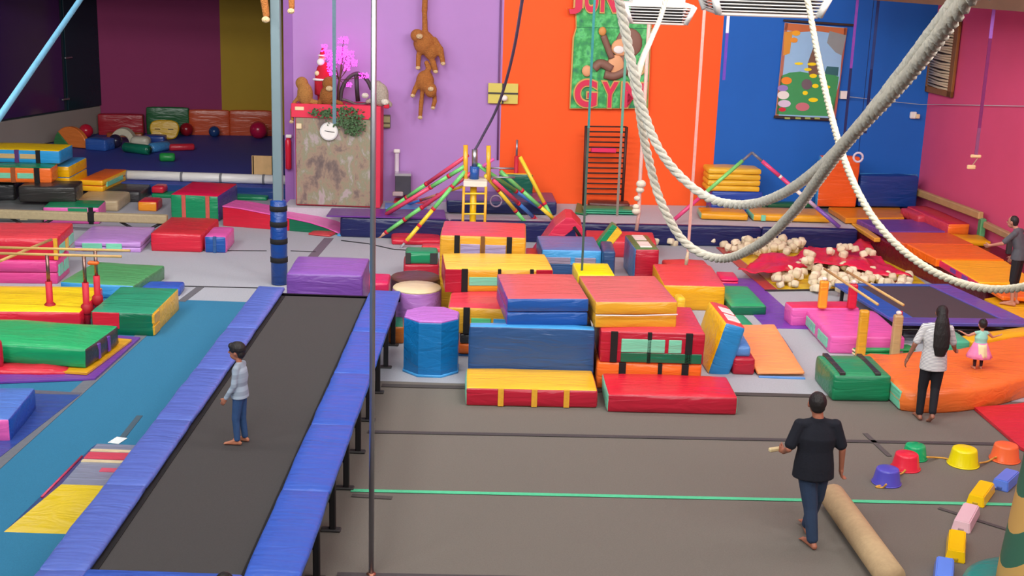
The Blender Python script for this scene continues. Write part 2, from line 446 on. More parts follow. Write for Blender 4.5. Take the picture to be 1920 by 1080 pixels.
tape('thin dark seam left of the padded pillar', (300, 469), (500, 470), .045, (44,42,46), .012)
slab('floor_pad', [(-30, 775), (60, 738), (150, 740), (-30, 880)], .02, .006, (48,76,150), 'vinyl', 'dark blue thin floor pad left of the diagonal seam', 'mat')
cb = tube('cable', [P(640, 451, .012), P(690, 457, .012), P(740, 468, .012), P(800, 471, .012), P(840, 470, .012)], .012, vin('black', 'plain')); tag(cb, 'thin black cable lying on the grey carpet', 'cable')

# stage along the back wall
ST = .45
sx0, sx1 = -3.75, P(1606, 428, .42).x-.04
def sf(x): return 27.6+.055*max(0, x+.5)
R = root('stage_platform', 'low stage along the back wall with navy padded front', 'platform', (0, 0, 0))
o = prism('deck', [(sx0, sf(sx0)+.03), (0, sf(0)+.03), (sx1, sf(sx1)+.03), (sx1, wy(sx1)-.02), (-5.15, wy(-5.15)-.02), (-5.15, 28.42), (sx0, 28.42)], ST-.02, vin((190,188,196), 'carpet'), R, 'z', 0)
for x0, x1 in ((sx0, -1.4), (-1.39, 2.2), (2.21, 5.4), (5.41, sx1)):
    p, q = Vector((x0, sf(x0), 0)), Vector((x1, sf(x1), 0)); d = q-p
    me = softbox(d.length, .16, ST, .05, .01, .004, x0); o = link('front_pad', me, [vin((26,32,84))]*6, R, (p.x, p.y-.12, 0), math.atan2(d.y, d.x))
tag(struct(BX('stage_step', 0, 1, 0, 1, 0, 1, vin('navy'), None)), None) if False else None

# steel pillar with padded foot
pb = P(524, 533); pz = ZV(pb, 374)
R = root('pillar', 'grey steel pillar with blue padding and black straps round its foot', 'pillar', pb)
BX('post', -.085, .085, -.085, .085, 0, ZC-.01, vin((108,128,134), 'plain'), R, .02, 2)
me = lathe('foot_pad', [(.10, 0), (.15, .02), (.155, pz*.5), (.15, pz-.03), (.10, pz)], vin((22,66,140)), R, 16)
for fz in (.30, .52, .72, .9): lathe('strap', [(.15, pz*fz-.05), (.163, pz*fz-.045), (.163, pz*fz+.045), (.15, pz*fz+.05)], vin('black', 'cloth'), R, 16)
# ================================================================== RECESS THINGS
def rk(u, v): return P(u, v, RZ)
# white padded roll along the recess edge
a, b = P(212, 336, RZ), P(545, 347, RZ)
rr = .12
R = root('padded_roll', 'long white padded roll along the front edge of the dim recess', 'roll', (a+b)/2)
def rel(p, R): return Vector(p)-R.location
tube('roll', [rel(a+Vector((0, 0, rr)), R), rel(a.lerp(b, .5)+Vector((0, 0, rr)), R), rel(b+Vector((0, 0, rr)), R)], rr, vin('white'), R, 14)
for t in (.08, .39, .61, .85):
    p = a.lerp(b, t)+Vector((0, 0, rr)); dd_ = (b-a).normalized()*.03
    tube('tie', [rel(p-dd_, R), rel(p+dd_, R)], rr+.006, vin('grey', 'cloth'), R, 14)
BXs = BX('recess_skirt', 0, (b-a).length+6, -.05, 0, 0, RZ-.01, vin((34,66,130)), None, .01); BXs.location = (a.x-5, 31.6, 0); BXs.rotation_euler = (0, 0, math.atan2(-.12, 10)); tag(BXs, 'blue vinyl skirt below the white roll at the recess step', 'skirt')
def upright(label, u0, u1, v0, v1, y, th, c, name='wall_mat', cat='mat', patches=(), rz=.139, lean=0):
    """mat standing on edge, seen frontally: pixel box at distance y of its centre"""
    A = PD((u0+u1)/2, v1, y); k = rz
    n = Vector((-math.sin(k), math.cos(k), 0))
    L0, L1 = PW(u0, (v0+v1)/2, A, n), PW(u1, (v0+v1)/2, A, n); zt, zb = PW((u0+u1)/2, v0, A, n).z, A.z
    w = (L1-L0).length; h = zt-zb
    R = root(name, label, cat, (L0.x, L0.y, zb), k)
    SEED[0] += 1
    R.rotation_euler = (lean, 0, k)
    link('cover', softbox(w, th, h, .03, .02, .01, SEED[0]), facemats(c), R)
    m = Mt(); m.o = R; m.w = w; m.h = h; return m
yb = 38.7
upright('orange wall mat at the recess back, left of its twin', 355, 430, 207, 257, 39.9, .12, (208,84,44))
upright('orange wall mat below the olive wall panel', 431, 512, 208, 258, 40.08, .12, (208,84,44))
upright('dark green mat leaning on the crimson recess wall', 275, 354, 202, 257, 39.75, .12, (40,100,58))
u_ = upright('crimson slumped mat in the corner of the recess', 184, 268, 215, 257, 39.3, .3, (170,34,48))
u_ = upright('brown mat edge lying in front of the slumped crimson mat', 200, 266, 250, 262, 38.9, .25, (168,84,40))
# yellow rounded cushion with two slits
A = rk(308, 262); kx = .0164
R = root('face_cushion', 'yellow rounded floor cushion with two dark slits leaning on green mat', 'cushion', A, .1)
out = []
for k in range(28):
    t = 2*math.pi*k/28; ct, st_ = math.cos(t), math.sin(t)
    out.append((math.copysign(abs(ct)**.6, ct)*.42*(1.0 if st_ < 0 else 1.08)*.95, .3+math.copysign(abs(st_)**.6, st_)*.29))
prism('pad', out, .14, vin((224,176,20)), R, 'y', .03)
for dx in (-.2, .19): BX('slit', dx-.08, dx+.08, -.006, .01, .30, .325, vin('black', 'plain'), R, .004)
R.rotation_euler = (-.2, 0, .1)
def ball(label, u, v, rpx, col, z=RZ, name='ball'):
    A = P(u, v+rpx, z); r = rpx*(A-Vector((0, 0, H))).length/FPX
    R = root(name, label, 'ball', A)
    prof = [(r*math.cos(math.radians(e)), r+r*math.sin(math.radians(e))) for e in range(-86, 87, 12)]
    lathe('skin', prof, vin(col, 'gloss'), R, 20)
    lathe('valve', [(.012, 2*r-.004), (.012, 2*r+.004)], vin('black', 'plain'), R, 8)
ball('red ball in the recess corner beside the orange half disc', 162, 246, 12, (200,30,56))
ball('dark red ball right of the yellow cushion', 350, 243, 12, (150,24,34))
ball('small blue ball in front of orange wall mat', 402, 247, 10, (34,66,120))
ball('big magenta ball at the right end of the recess', 485, 244, 16, (190,26,70))
ball('shiny black ball in front of the white arch', 217, 265, 12, (42,36,60))
ball('small pink ball behind the green and red box', 342, 345, 7, (226,90,170), 0)
# half disc
A = rk(100, 274); R = root('half_disc_cushion', 'orange and green half disc foam cushion standing on edge', 'cushion', A, -.35)
r_ = .58
prism('orange_segment', [(r_+r_*math.cos(math.pi*k/12), .02+r_*math.sin(math.pi*k/12)) for k in range(0, 10)]+[(r_, .02)], .16, vin((226,122,52)), R, 'y', .02)
prism('green_segment', [(r_+r_*math.cos(math.pi*k/12), .02+r_*math.sin(math.pi*k/12)) for k in range(9, 13)]+[(r_, .02)], .16, vin((60,122,70)), R, 'y', .02)
# white arch
A = rk(206, 270); R = root('foam_arch', 'off-white foam arch behind the shiny black ball', 'arch', A, .05)
n_ = 14; outer = [(.36+.36*math.cos(math.pi*k/n_), .46*math.sin(math.pi*k/n_)) for k in range(n_+1)]; inner = [(.36+.2*math.cos(math.pi*k/n_), .26*math.sin(math.pi*k/n_)) for k in range(n_, -1, -1)]
prism('arch', outer+inner, .35, vin((208,200,176), 'foam'), R, 'y', .02)
M('blue foam block beside the shiny black ball in recess', (160, 281), (198, 284), RZ, hv=260, d=.5, c=(50,92,170), name='foam_block', cat='block')
M('off-white foam block behind the green roll', (244, 276), (278, 277), RZ, hv=258, d=.4, c=(206,200,180), name='foam_block', cat='block', rnd=.1)
M('dark blue foam block below the yellow cushion', (268, 269), (308, 270), RZ, hv=255, d=.4, c=(44,74,150), name='foam_block', cat='block')
def froll(label, u0, v0, u1, v1, r, col, z=RZ):
    a, b = P(u0, v0, z), P(u1, v1, z); R = root('foam_roll', label, 'roll', (a+b)/2); up = Vector((0, 0, r))
    d = (b-a).normalized()
    tube('roll', [rel(p+up, R) for p in (a, a+d*.04, a.lerp(b, .5), b-d*.04, b)], [r*.8, r, r, r, r*.8], vin(col), R, 14)
    for p in (a, b): tube('end_cap', [rel(p+up-d*.008, R), rel(p+up+d*.008, R)], r*.7, vin(tuple(int(c*.8) for c in (C[col] if isinstance(col, str) else col))), R, 14)
froll('long green foam roll on the recess floor', 234, 285, 280, 291, .14, (22,116,88))
froll('sky blue foam roll beside the long green roll', 282, 287, 315, 282, .14, (72,140,196))
froll('red foam roll right of the blue roll', 318, 283, 364, 282, .1, (206,44,60))
froll('short bright green foam roll nearest the white edge', 300, 303, 328, 303, .12, (40,150,70))

# ================================================================== LEFT STACKS
L1 = M('pink mat with green top lying under the beige mat', (82, 420), (186, 421), 0, hv=388, back=(213, 376), c=dict(top='green', side='pink'), patches=[('front', .45, .8, .35, .95, 'green')], straps=[(.86, 'black', .1)])
Lg = M('grey mat with white label left of the pink and green mat', (-30, 416), (80, 418), 0, hv=392, back=(78, 373), c=(104,108,108), patches=[('front', .62, .75, .2, .9, 'cream')])
L7 = M('beige mat between the black mats and the small orange block', (140, 395), (221, 397), 0, hv=375, back=(257, 358), c=(186,166,132))
L6 = M('charcoal mat right of the yellow and orange step', (170, 377), (262, 380), 0, hv=357, back=(285, 346), c=(52,50,52))
L5 = M('thick black mat under the orange strapped box', (36, 379), (142, 380), L1, hv=350, back=(168, 339), c=(48,46,44))
L5b = M('black mat at the left edge under the orange box', (-40, 377), (28, 377), Lg, hv=346, d=.9, c=(40,40,42))
L4 = M('yellow folding mat with orange top lying on charcoal mat', (150, 358), (193, 360), L6, hv=336, back=(226, 317), c=dict(top='orange', side=(240,180,30)), layers=2, patches=[('right', .15, .8, .3, .7, 'mint')])
L3 = M('small yellow two layer mat wedged beside the orange box', (96, 331), (130, 332), L5, hv=311, back=(168, 295), c=dict(top='sky', side=(244,184,10)), layers=2, drop=.28)
L2 = M('orange box mat with mint squares, second from top of the left stack', (-30, 342), (97, 344), L5, hv=313, back=(128, 307), c=dict(top='green', side='orange'), straps=[(.79, 'black', .12), (.44, (150,80,40), .1)], patches=[('front', .2, .40, .3, .65, 'mint'), ('front', .5, .74, .3, .65, 'mint')])
LT = M('sky blue box mat with yellow lid topping the left stack', (-30, 304), (112, 308), L2, hv=279, back=(146, 271), c=dict(top=(250,206,10), side=(44,152,214)), straps=[(.72, 'black', .1), (.44, (90,50,110), .1)], patches=[('front', .18, .42, .35, .7, 'tan'), ('front', .48, .69, .35, .7, 'tan')])
# balance beam
yv = P(265, 439).y
a, b = PD(-40, 403, yv), PD(314, 405, yv)
R = root('balance_beam', 'long suede balance beam on black stands in front of the left stack', 'beam', (a.x, yv, 0)); zb = (a.z+b.z)/2
BX('beam', 0, b.x-a.x, -.07, .07, zb-.11, zb+.08, vin((176,160,124), 'cloth'), R, .025, 2)
for u in (172,): x = PD(u, 405, yv).x-a.x; BX('wrap', x-.08, x+.08, -.08, .08, zb-.12, zb+.09, vin('black', 'cloth'), R, .02)
for u0 in (225, 20):
    p0, p1, p2 = PD(u0, 413, yv).x-a.x, PD(u0+40, 413, yv).x-a.x, PD(u0+78, 413, yv).x-a.x
    tube('stand_leg', [(p0, 0, zb-.1), (p1, 0, .02)], .03, vin('black', 'plain'), R); tube('stand_leg', [(p2, 0, zb-.1), (p1, 0, .02)], .03, vin('black', 'plain'), R)
    BX('stand_foot', p1-.06, p1+.06, -.35, .35, 0, .04, vin('black', 'plain'), R, .01)
Lp = M('pink two layer mat at the left edge below the red box', (-40, 531), (108, 533), 0, hv=488, back=(152, 470), c=(216,70,140), layers=2, patches=[('right', .1, .4, .3, .8, 'mint'), ('right', .5, .85, .3, .8, 'mint')])
Lr = M('large red box mat on top of the pink mat', (-40, 487), (108, 488), Lp, hv=446, back=(153, 418), c=dict(all='coral', front='red', right='red'), patches=[('right', .1, .4, .15, .6, 'mint'), ('right', .45, .6, .15, .6, 'yellow'), ('right', .65, .92, .15, .6, 'mint')], straps=[(.985, 'gold', .07)])
Ll = M('lavender folded mat beside the red box mat', (140, 472), (264, 474), 0, hv=452, back=(277, 425), c='lavender', layers=2, patches=[('front', .12, .42, .15, .85, 'mint'), ('front', .48, .72, .15, .85, 'mint')], puff=.03)
Lt = M('red wedge block beside the small pink and blue block', (283, 471), (378, 474), 0, hv=437, back=(398, 409), c=dict(all=(206,52,60), front='red'))
Ls = M('small block with pink top and blue front', (384, 474), (424, 475), 0, hv=443, back=(440, 426), c=dict(top='pink', right='pink', left='pink', front='blue'), name='foam_block', cat='block', patches=[('front', .4, .55, .0, 1., 'slate')])
Lb = M('green box with bright red top and pink straps', (321, 412), (410, 416), 0, hv=364, back=(440, 344), c=dict(top=(226,26,76), front='green', left='green', right=(92,66,140)), straps=[(.28, (206,90,80), .09), (.78, (206,90,80), .09)], puff=.03)
Lo = M('small trapezoid block with orange front and red sides', (259, 396), (294, 397), 0, hv=378, back=(318, 371), c=dict(all='red', front=(240,150,40)), name='foam_block', cat='block')
M('flat green mat behind the red topped box', (284, 371), (500, 377), 0, h=.1, d=1.3, c='green')
M('small red block showing left of the green box', (284, 362), (306, 363), .11, hv=350, d=.4, c='red', name='foam_block', cat='block')
def WG(label, fl, fr, z0, tops, d, ctop, cside, name='foam_wedge', cat='wedge', split=None):
    """ramp whose long side faces the camera; tops: pixels of the upper front edge from left to right"""
    A, B = P(*fl, z0), P(*fr, z0); dx = (B-A).normalized(); dy = Vector((-dx.y, dx.x, 0))
    R = root(name, label, cat, A, math.atan2(dx.y, dx.x))
    pr = []
    for t in tops:
        q = PW(*t, A, dy); pr.append(((q-A).dot(dx), max(.02, q.z-z0)))
    w = (B-A).length
    side = [(0, 0), (w, 0)] + pr[::-1]
    if split is None: prism('side', side, d, vin(cside), R, 'y', .012)
    else:
        xs = split; 
        def zat(x):
            for (a, za), (b, zb_) in zip(pr, pr[1:]):
                if a <= x <= b: return za+(zb_-za)*(x-a)/(b-a)
            return pr[-1][1]
        prism('side', [(0, 0), (xs, 0), (xs, zat(xs))]+[p for p in pr[::-1] if p[0] < xs], d, vin(cside[0]), R, 'y', .012)
        prism('side', [(xs, 0), (w, 0)]+[p for p in pr[::-1] if p[0] > xs]+[(xs, zat(xs))], d, vin(cside[1]), R, 'y', .012)
    top = pr + [(x, z+.03) for x, z in pr[::-1]]
    o = prism('top_cover', top, d+.03, vin(ctop), R, 'y', .008); o.location.y = -.015
    m = Mt(); m.o = R; return m
WG('long pink ramp with red and green side curving down to the floor', (418, 424), (640, 441), 0, [(417, 388), (450, 392), (480, 398), (537, 409), (580, 418), (612, 428), (636, 439)], .72, 'pink', ('red', 'dgreen'), split=1.55)
M('small red mat at the tip of the pink ramp', (578, 441), (618, 445), 0, h=.05, d=.45, c=(190,60,66))
M('thin sky blue mat beside the tip of the pink ramp', (632, 443), (690, 446), 0, h=.04, d=.5, c='sky')
# parallel bars
zy = P(95, 608).y; zr = PD(95, 478, zy).z; X0 = P(-60, 592).x; y2 = zy+.55
R = root('parallel_bars', 'low wooden parallel bars on red stands over yellow mat', 'parallel bars', (0, 0, 0))
yr = lambda y: y
tube('rail', [PD(-40, 474, zy), PD(228, 481, zy)], .022, vin('wood', 'wood'), R, 10)
tube('rail', [PD(-40, 463, y2), PD(244, 470, y2)], .022, vin('wood', 'wood'), R, 10)
for (u, v0, vt, yy) in ((95, 592, 478, zy), (163, 590, 480, zy), (183, 560, 470, y2)):
    p = PD(u, v0, yy); p.z = 0; t = PD(u, vt, yy).z
    tube('post', [(p.x, p.y, .0), (p.x, p.y, t*.62)], .055, vin('red', 'plain'), R, 10)
    tube('slide_tube', [(p.x, p.y, t*.6), (p.x, p.y, t)], .03, vin((150,120,110), 'metal'), R, 10)
    lathe('collar', [(.05, 0), (.09, .05), (.09, .16), (.05, .2)], vin((170,20,40), 'plain'), R, 12, (p.x, p.y, .18))
pa, pb_ = P(-40, 594), P(163, 600)
BX('base_bar', pa.x, pb_.x, zy-.06, zy+.06, 0, .1, vin('red', 'plain'), R, .02)
p = PD(175, 493, y2); BX('clamp', p.x-.09, p.x+.09, p.y-.05, p.y+.05, p.z-.03, p.z+.03, vin('orange', 'plain'), R, .02)
a, b = P(-25, 500, 1.0), P(96, 449, 1.0)
o = tube('wooden_rod', [a, b], .024, vin('wood', 'wood'), None, 10); tag(o, 'slanting wooden rod crossing in front of the red box mat', 'rod')
M('green mat with sky blue edge behind the parallel bars', (112, 528), (250, 536), 0, zt=.26, back=(296, 497), c=dict(top=(84,158,98), front='sky', right=(70,130,84), left='sky'))
M('small royal blue mat behind the green and yellow mat', (262, 541), (336, 542), 0, zt=.14, back=(337, 528), c='royal')
M('green mat with red front panel and yellow right side', (172, 627), (288, 631), 0, hv=584, back=(336, 541), c=dict(top=(44,150,112), front='dgreen', right=(232,180,40), left='orange'), patches=[('front', .03, .46, .3, .98, 'red'), ('right', .0, .2, .05, .45, 'gold'), ('right', .0, .2, .55, .95, 'gold')], rnd=.02)
M('yellow crash mat with red front under the parallel bars', (-120, 582), (150, 585), 0, zt=.3, back=(164, 538), c=dict(top=(250,214,18), side='red'), puff=.04)
slab('thin_mat', [(-110, 720), (178, 709), (263, 632), (-60, 606)], .045, .03, 'violet', 'vinyl', 'thin purple mat peeking out under the green crash mat', 'mat')
slab('thin_mat', [(-110, 682), (163, 699), (247, 636), (-60, 610)], .085, .035, (226,166,30), 'vinyl', 'thin yellow mat directly under the green crash mat', 'mat')
M('big green crash mat with black right side', (-110, 674), (162, 691), .09, hv=655, hpt='r', back=(238, 612), c=dict(top=(40,172,104), front=(18,150,92), right='char', left='red'), puff=.05, wob=.02, patches=[('right', .3, .36, .1, .9, 'violet'), ('right', .6, .66, .1, .9, 'violet')])
M('crumpled red mat fold in front of the green crash mat', (-40, 706), (124, 707), 0, h=.09, d=.35, c='red', wob=.03, puff=.03)
M('red pad standing at the left edge beside the green crash mat', (-40, 694), (6, 690), .1, hv=640, d=.12, c='crimson', hpt='r')
M('royal blue block with pink front on the teal carpet', (-60, 829), (20, 829), 0, hv=786, back=(78, 727), c=dict(top=(84,126,206), side=(28,76,170), front='pink'), hpt='r')
# springboard wedge: flared sides, yellow front slope, grey top
h1, h2 = .3, .1
FL, BL, TL, TF = P(4, 1000), P(170, 840), P(115, 908, h1), P(182, 832, h2)
R = root('springboard', 'wedge springboard with yellow slope, grey top and red stripes', 'springboard', FL)
wS = .76
def sp(p, dx=0.): q = Vector(p)-FL; return Vector((q.x+dx, q.y, q.z))
def plate(name, quad, th, col):
    n_ = (quad[1]-quad[0]).cross(quad[3]-quad[0]).normalized(); vs = list(quad)+[p-n_*th for p in quad]
    return link(name, recalc(mesh(name, vs, [[0, 1, 2, 3], [7, 6, 5, 4], [0, 4, 5, 1], [1, 5, 6, 2], [2, 6, 7, 3], [3, 7, 4, 0]])), vin(col), R, smooth=False)
plate('slope', [sp(FL), sp(FL, wS+.25), sp(TL, wS), sp(TL)], .03, (206,176,10))
plate('top_pad', [sp(TL), sp(TL, wS), sp(TF, wS), sp(TF)], .03, (136,142,164))
plate('side_pad', [sp(FL), sp(TL), sp(TF), sp(BL)], .03, (62,64,124))
plate('side_pad', [sp(BL, wS+.2), sp(TF, wS), sp(TL, wS), sp(FL, wS+.25)], .03, (62,64,124))
plate('back_pad', [sp(BL), sp(TF), sp(TF, wS), sp(BL, wS+.2)], .03, (62,64,124))
def lp(t, x): a, b = sp(TL), sp(TF); q = a.lerp(b, t); return Vector((q.x+x, q.y, q.z+.012))
for t0, t1, cc in ((.52, .57, 'cream'), (.60, .76, (220,76,96)), (.79, .84, 'cream')): plate('stripe', [lp(t0, .0), lp(t0, wS), lp(t1, wS), lp(t1, .0)], .01, cc)
plate('label_patch', [lp(.3, .3), lp(.3, .6), lp(.38, .6), lp(.38, .3)], .01, (226,96,120))
a, b = sp(FL).lerp(sp(TL), .5), sp(BL).lerp(sp(TF), .5); tube('piping', [a.lerp(b, .15)+Vector((-.01, 0, .01)), a.lerp(b, .8)+Vector((-.01, 0, .01))], .014, vin((206,70,100)), R, 6)
# ================================================================== TUMBLING TRACK
TZ = .72
R = root('tumbling_track', 'long tumbling trampoline with dark bed and blue side pads', 'trampoline', (0, 0, 0))
TX = (-4.12, -3.69, -2.30, -1.80); TY0, TY1 = 9.3, 20.15
o = link('bed', softbox(TX[2]-TX[1]+.1, TY1-10.55+.1, .03, .01, 0, .004, 5, 14), [vin((64,61,60), 'carpet')]*6, R, (TX[1]-.05, 10.5, TZ-.1))
def padrow(x0, x1, ys, col, tiltz=0.):
    for i, (a, b) in enumerate(zip(ys, ys[1:])):
        me = softbox(x1-x0, b-a-.004, .06, .025, .012, .012, i*5+x0, 9); o = link('side_pad', me, [vin(col)]*6, R, (x0, a, TZ-.05))
padrow(TX[0], TX[1], [TY0, 10.5, 12.4, 14.3, 16.2, 18.1, TY1+.3], (86,108,190)); padrow(TX[2], TX[3], [TY0, 10.5, 12.4, 14.3, 16.2, 18.1, TY1+.3], (52,92,190))
link('end_pad', softbox(TX[2]-TX[1], 10.52-TY0, .07, .03, .01, .006, 9), [vin('royal')]*6, R, (TX[1], TY0, TZ-.05))
for x in (TX[0]+.05, TX[3]-.06):
    BX('frame_rail', x-.03, x+.03, TY0, TY1+.2, TZ-.16, TZ-.06, vin('black', 'metal'), R, .01)
    y = 9.6
    while y < TY1+.1:
        BX('leg', x-.035, x+.035, y-.03, y+.03, .02, TZ-.1, vin('black', 'plain'), R, .01)
        BX('foot', x-.13, x+.09, y-.05, y+.05, 0, .03, vin('char', 'plain'), R, .01)
        tube('brace', [(x, y, .32), (x-.3*(1 if x > -3 else -1), y, TZ-.12)], .02, vin('black', 'plain'), R, 6)
        y += 1.13
for x in (TX[1], TX[2]):
    BX('spring_strip', x-.05, x+.05, 10.5, TY1, TZ-.075, TZ-.06, vin('black', 'cloth'), R, 0)
BX('end_rail', TX[0], TX[3], TY1+.12, TY1+.18, TZ-.14, TZ-.06, vin('black', 'metal'), R, .01)
MY('solid purple mat at the far end of the tumbling track', 537, 679, 515, 20.85, 1.25, 0, dict(top=(134,86,172), side=(120,74,160)), ang=1, patches=[('front', .01, .99, .17, .2, 'white')])
M('hot pink mat right of the purple mat, behind the metal pole', (684, 551), (728, 552), 0, hv=530, back=(726, 513), c='hot')
M('small sky blue mat just behind the hot pink mat', (680, 514), (697, 514), 0, hv=503, back=(697, 490), c='sky')
M('small green topped mat beside the pillar end of the track', (470, 588), (492, 588), 0, hv=574, back=(490, 556), c=dict(top='green', side='dorange'))
# ================================================================== CENTRE STACK
C1 = M('yellow topped mat with red front and three yellow bands', (873, 761), (1119, 766), 0, hv=727, back=(878, 689), c=dict(top=(244,186,44), side='crimson', left='mint'), straps=[(.265, 'gold', .08), (.52, 'gold', .08), (.765, 'gold', .08)])
C2 = M('plain red mat with mint ends beside the yellow topped mat', (1138, 773), (1381, 779), 0, hv=739, back=(1356, 705), c=dict(top=(216,34,56), side='crimson', left='mint', right='mint'))
yb1 = C1.A.y+C1.d+.05
C3 = MY('slate blue upright panel mat behind the yellow topped mat', 881, 1116, 616, yb1, .2, 0, dict(all=(44,80,132), top='sky'), ang=1, rnd=.02)
MY('blue support mat behind the slate panel, under the two layer mat', 952, 1112, 617, yb1+.24, 1.0, 0, (48,84,136), ang=1, rnd=.02)
C4 = M('blue two layer mat with red top above the slate blue panel', (950, 611), (1102, 612), C3, hv=559, back=(932, 513), c=[dict(all='blue', left='violet'), dict(side='blue', top=(206,96,102), left='violet')], layers=2, ang=7)
yb2 = C2.A.y+C2.d+.06
C7 = MY('orange strapped mat at the bottom behind the plain red mat', 1120, 1317, 682, yb2, 1.3, 0, 'orange', ang=1, straps=[(.24, 'black', .1), (.6, 'black', .06), (.84, 'black', .1)])
C6 = MY('red box mat with mint window, green band and black straps', 1127, 1323, 624, yb2, 1.45, C7, dict(top=(214,62,78), side='crimson'), ang=1,
        straps=[(.13, 'black', .1), (.47, 'black', .06), (.85, 'black', .1)], patches=[('front', .2, .62, .36, .78, 'mint'), ('front', .655, .78, .36, .78, 'mint'), ('front', .2, .98, .04, .34, 'dgreen')], rnd=.02)
C5 = M('gold two layer mat with red top on the strapped red box', (1115, 615), (1268, 615), C6, hv=565, back=(1078, 516), c=[dict(all='gold'), dict(side='gold', top=(204,100,106))], layers=2, ang=7)
tube('cord', [(0, -.03, C5.h*.5), (C5.w*.5, -.035, C5.h*.5-.005), (C5.w, -.03, C5.h*.5+.01)], .011, vin('white', 'cloth'), C5.o, 6)
# octagonal drum
def drum(label, u, y, vt, wpx, ctop, cside, n=8, z0=0., name='foam_drum', rot=None, rim=None):
    t = PD(u, vt, y); r = wpx/2*(t-Vector((0, 0, H))).length/FPX/ (math.cos(math.pi/n) if n < 12 else 1)
    R = root(name, label, 'drum', (t.x, y, z0), math.pi/n if rot is None else rot); h = t.z-z0
    prof = [(r*.97, 0), (r, .03), (r, h-.03), (r*.97, h), (r*.9, h+.005)]
    lathe('body', prof[:4], vin(cside), R, n, smooth=n > 10); 
    lathe('lid', [(r*.985, h-.015), (r*.99, h), (r*.95, h+.018), (r*.3, h+.028)], vin(ctop), R, n, smooth=n > 10)
    if rim: lathe('rim', [(r*.99, 0), (r*1.03, .005), (r*1.03, .04), (r*.99, .045)], vin(rim), R, n)
    return R
yd = P(810, 709).y
drum('blue octagonal drum with lavender lid', 810, yd+.42, 590, 101, (184,112,200), (18,112,176), 8, rim='sky')
drum('lavender round drum with cream lid', 782, yd+2.5, 539, 92, (222,202,160), (170,112,188), 24)
drum('brown lidded round drum behind the cream lidded drum', 779, yd+3.4, 520, 94, (88,54,44), (60,40,36), 24)
M('small mat with green top and brown orange front beside the track', (729, 645), (757, 645), 0, hv=612, d=.55, c=dict(top=(40,130,96), side=(186,104,30)))
# stack behind
ys = C3.A.y+1.3
s1 = MY('blue mat at the foot of the red and yellow stairs', 858, 1040, 668, ys, 1.6, 0, (30,90,150))
s2 = MY('orange mat on the blue mat under the stairs', 860, 1040, 648, ys+.02, 1.5, s1, 'orange')
s3 = MY('black mat in the middle of the stairs stack', 862, 1042, 629, ys+.03, 1.5, s2, 'char')
s4 = MY('red topped step with yellow front and black strap', 840, 1060, 579, ys+.03, 1.5, s3, dict(top=(222,64,80), side='gold'), straps=[(.16, 'black', .1)], patches=[('front', .2, .37, .1, .62, 'lgreen'), ('front', .39, .56, .1, .62, 'sky')])
s5 = M('yellow topped mat with red and mint front, upper stair step', (834, 548), (1036, 549), s4, hv=504, back=(824, 474), c=dict(top=(242,192,72), front='gold', side='crimson'), straps=[(.18, 'black', .1), (.5, 'black', .05), (.8, 'black', .06)], patches=[('front', .0, .15, .02, .98, 'crimson'), ('front', .22, .48, .3, .66, 'mint'), ('front', .53, .78, .3, .66, 'mint'), ('front', .84, .99, .02, .98, 'crimson')])
s6 = MY('gold box mat with red top and lavender window', 825, 986, 443, s5.A.y+s5.d+.22, 1.2, 0, dict(top=(210,72,84), side='gold'), straps=[(.2, 'black', .09), (.5, (120,80,40), .07), (.81, 'black', .09)], patches=[('front', .24, .47, .74, .9, (160,150,190)), ('front', .53, .77, .74, .9, (160,150,190))])
r1 = M('crimson mat under the small green box', (757, 523), (822, 524), 0, hv=496, d=.8, c='crimson')
M('small green box with dark ends on the crimson mat', (761, 495), (820, 496), r1, hv=474, d=.5, c='green', straps=[(.07, 'char', .1), (.88, 'char', .14)])
M('small coral bar with pale end near the dome foot', (791, 473), (828, 474), 0, hv=463, d=.35, c='coral', name='foam_block', cat='block')
M('thin red mat against the stage under the dome poles', (735, 449), (826, 450), 0, zt=.12, back=(822, 435), c='red')
C13 = MY('blue mat with sky blue edge and grey window panel', 1016, 1130, 470, 23.2, 1.2, 0, dict(top=(86,112,172), front='sky', side='slate'), ang=4, patches=[('front', .03, .48, .7, .84, (150,140,165)), ('front', .55, .9, .7, .84, (150,140,165)), ('front', .02, .98, .05, .69, 'slate')])
M('crimson mat edge left of the blue mat with grey window', (985, 480), (1014, 481), 0, zt=.6, d=.7, c='crimson')
MY('dark slate cube at the right end of the blue mat', 1131, 1154, 472, 23.1, .9, 0, (38,72,118), name='foam_block', cat='block')
M('bright yellow square mat behind the gold two layer mat', (1084, 515), (1153, 516), 0, zt=.8, back=(1078, 493), c='bright', rnd=.02)
# folded red A-shape
yA = 25.2
def outline_prism(name, label, cat, pix, y, th, col, z_floor=None, bev=.012):
    A = PD(*pix[0], y); R = root(name, label, cat, (A.x, y, 0 if z_floor is None else z_floor))
    pts = [PD(u, v, y) for u, v in pix]
    prism('body', [(p.x-R.location.x, max(0, p.z-R.location.z)) for p in pts], th, vin(col), R, 'y', bev); return R
R = outline_prism('folded_mat', 'red folded mat standing as a tent behind the blue mat', 'mat', [(985, 508), (1040, 425), (1062, 408), (1074, 409), (1092, 428), (1104, 508), (1090, 508), (1078, 428), (1050, 450), (1010, 508)], yA, .9, (214,52,82))
p0, p1 = PD(1076, 425, yA), PD(1090, 446, yA)
tube('strap', [p0-R.location+Vector((0, -.02, 0)), p1-R.location+Vector((0, -.02, 0))], .035, vin('black', 'cloth'), R, 6)
M('wide red mat on the floor against the navy stage front', (1100, 450), (1231, 455), 0, zt=.35, back=(1213, 435), c=(222,62,76))
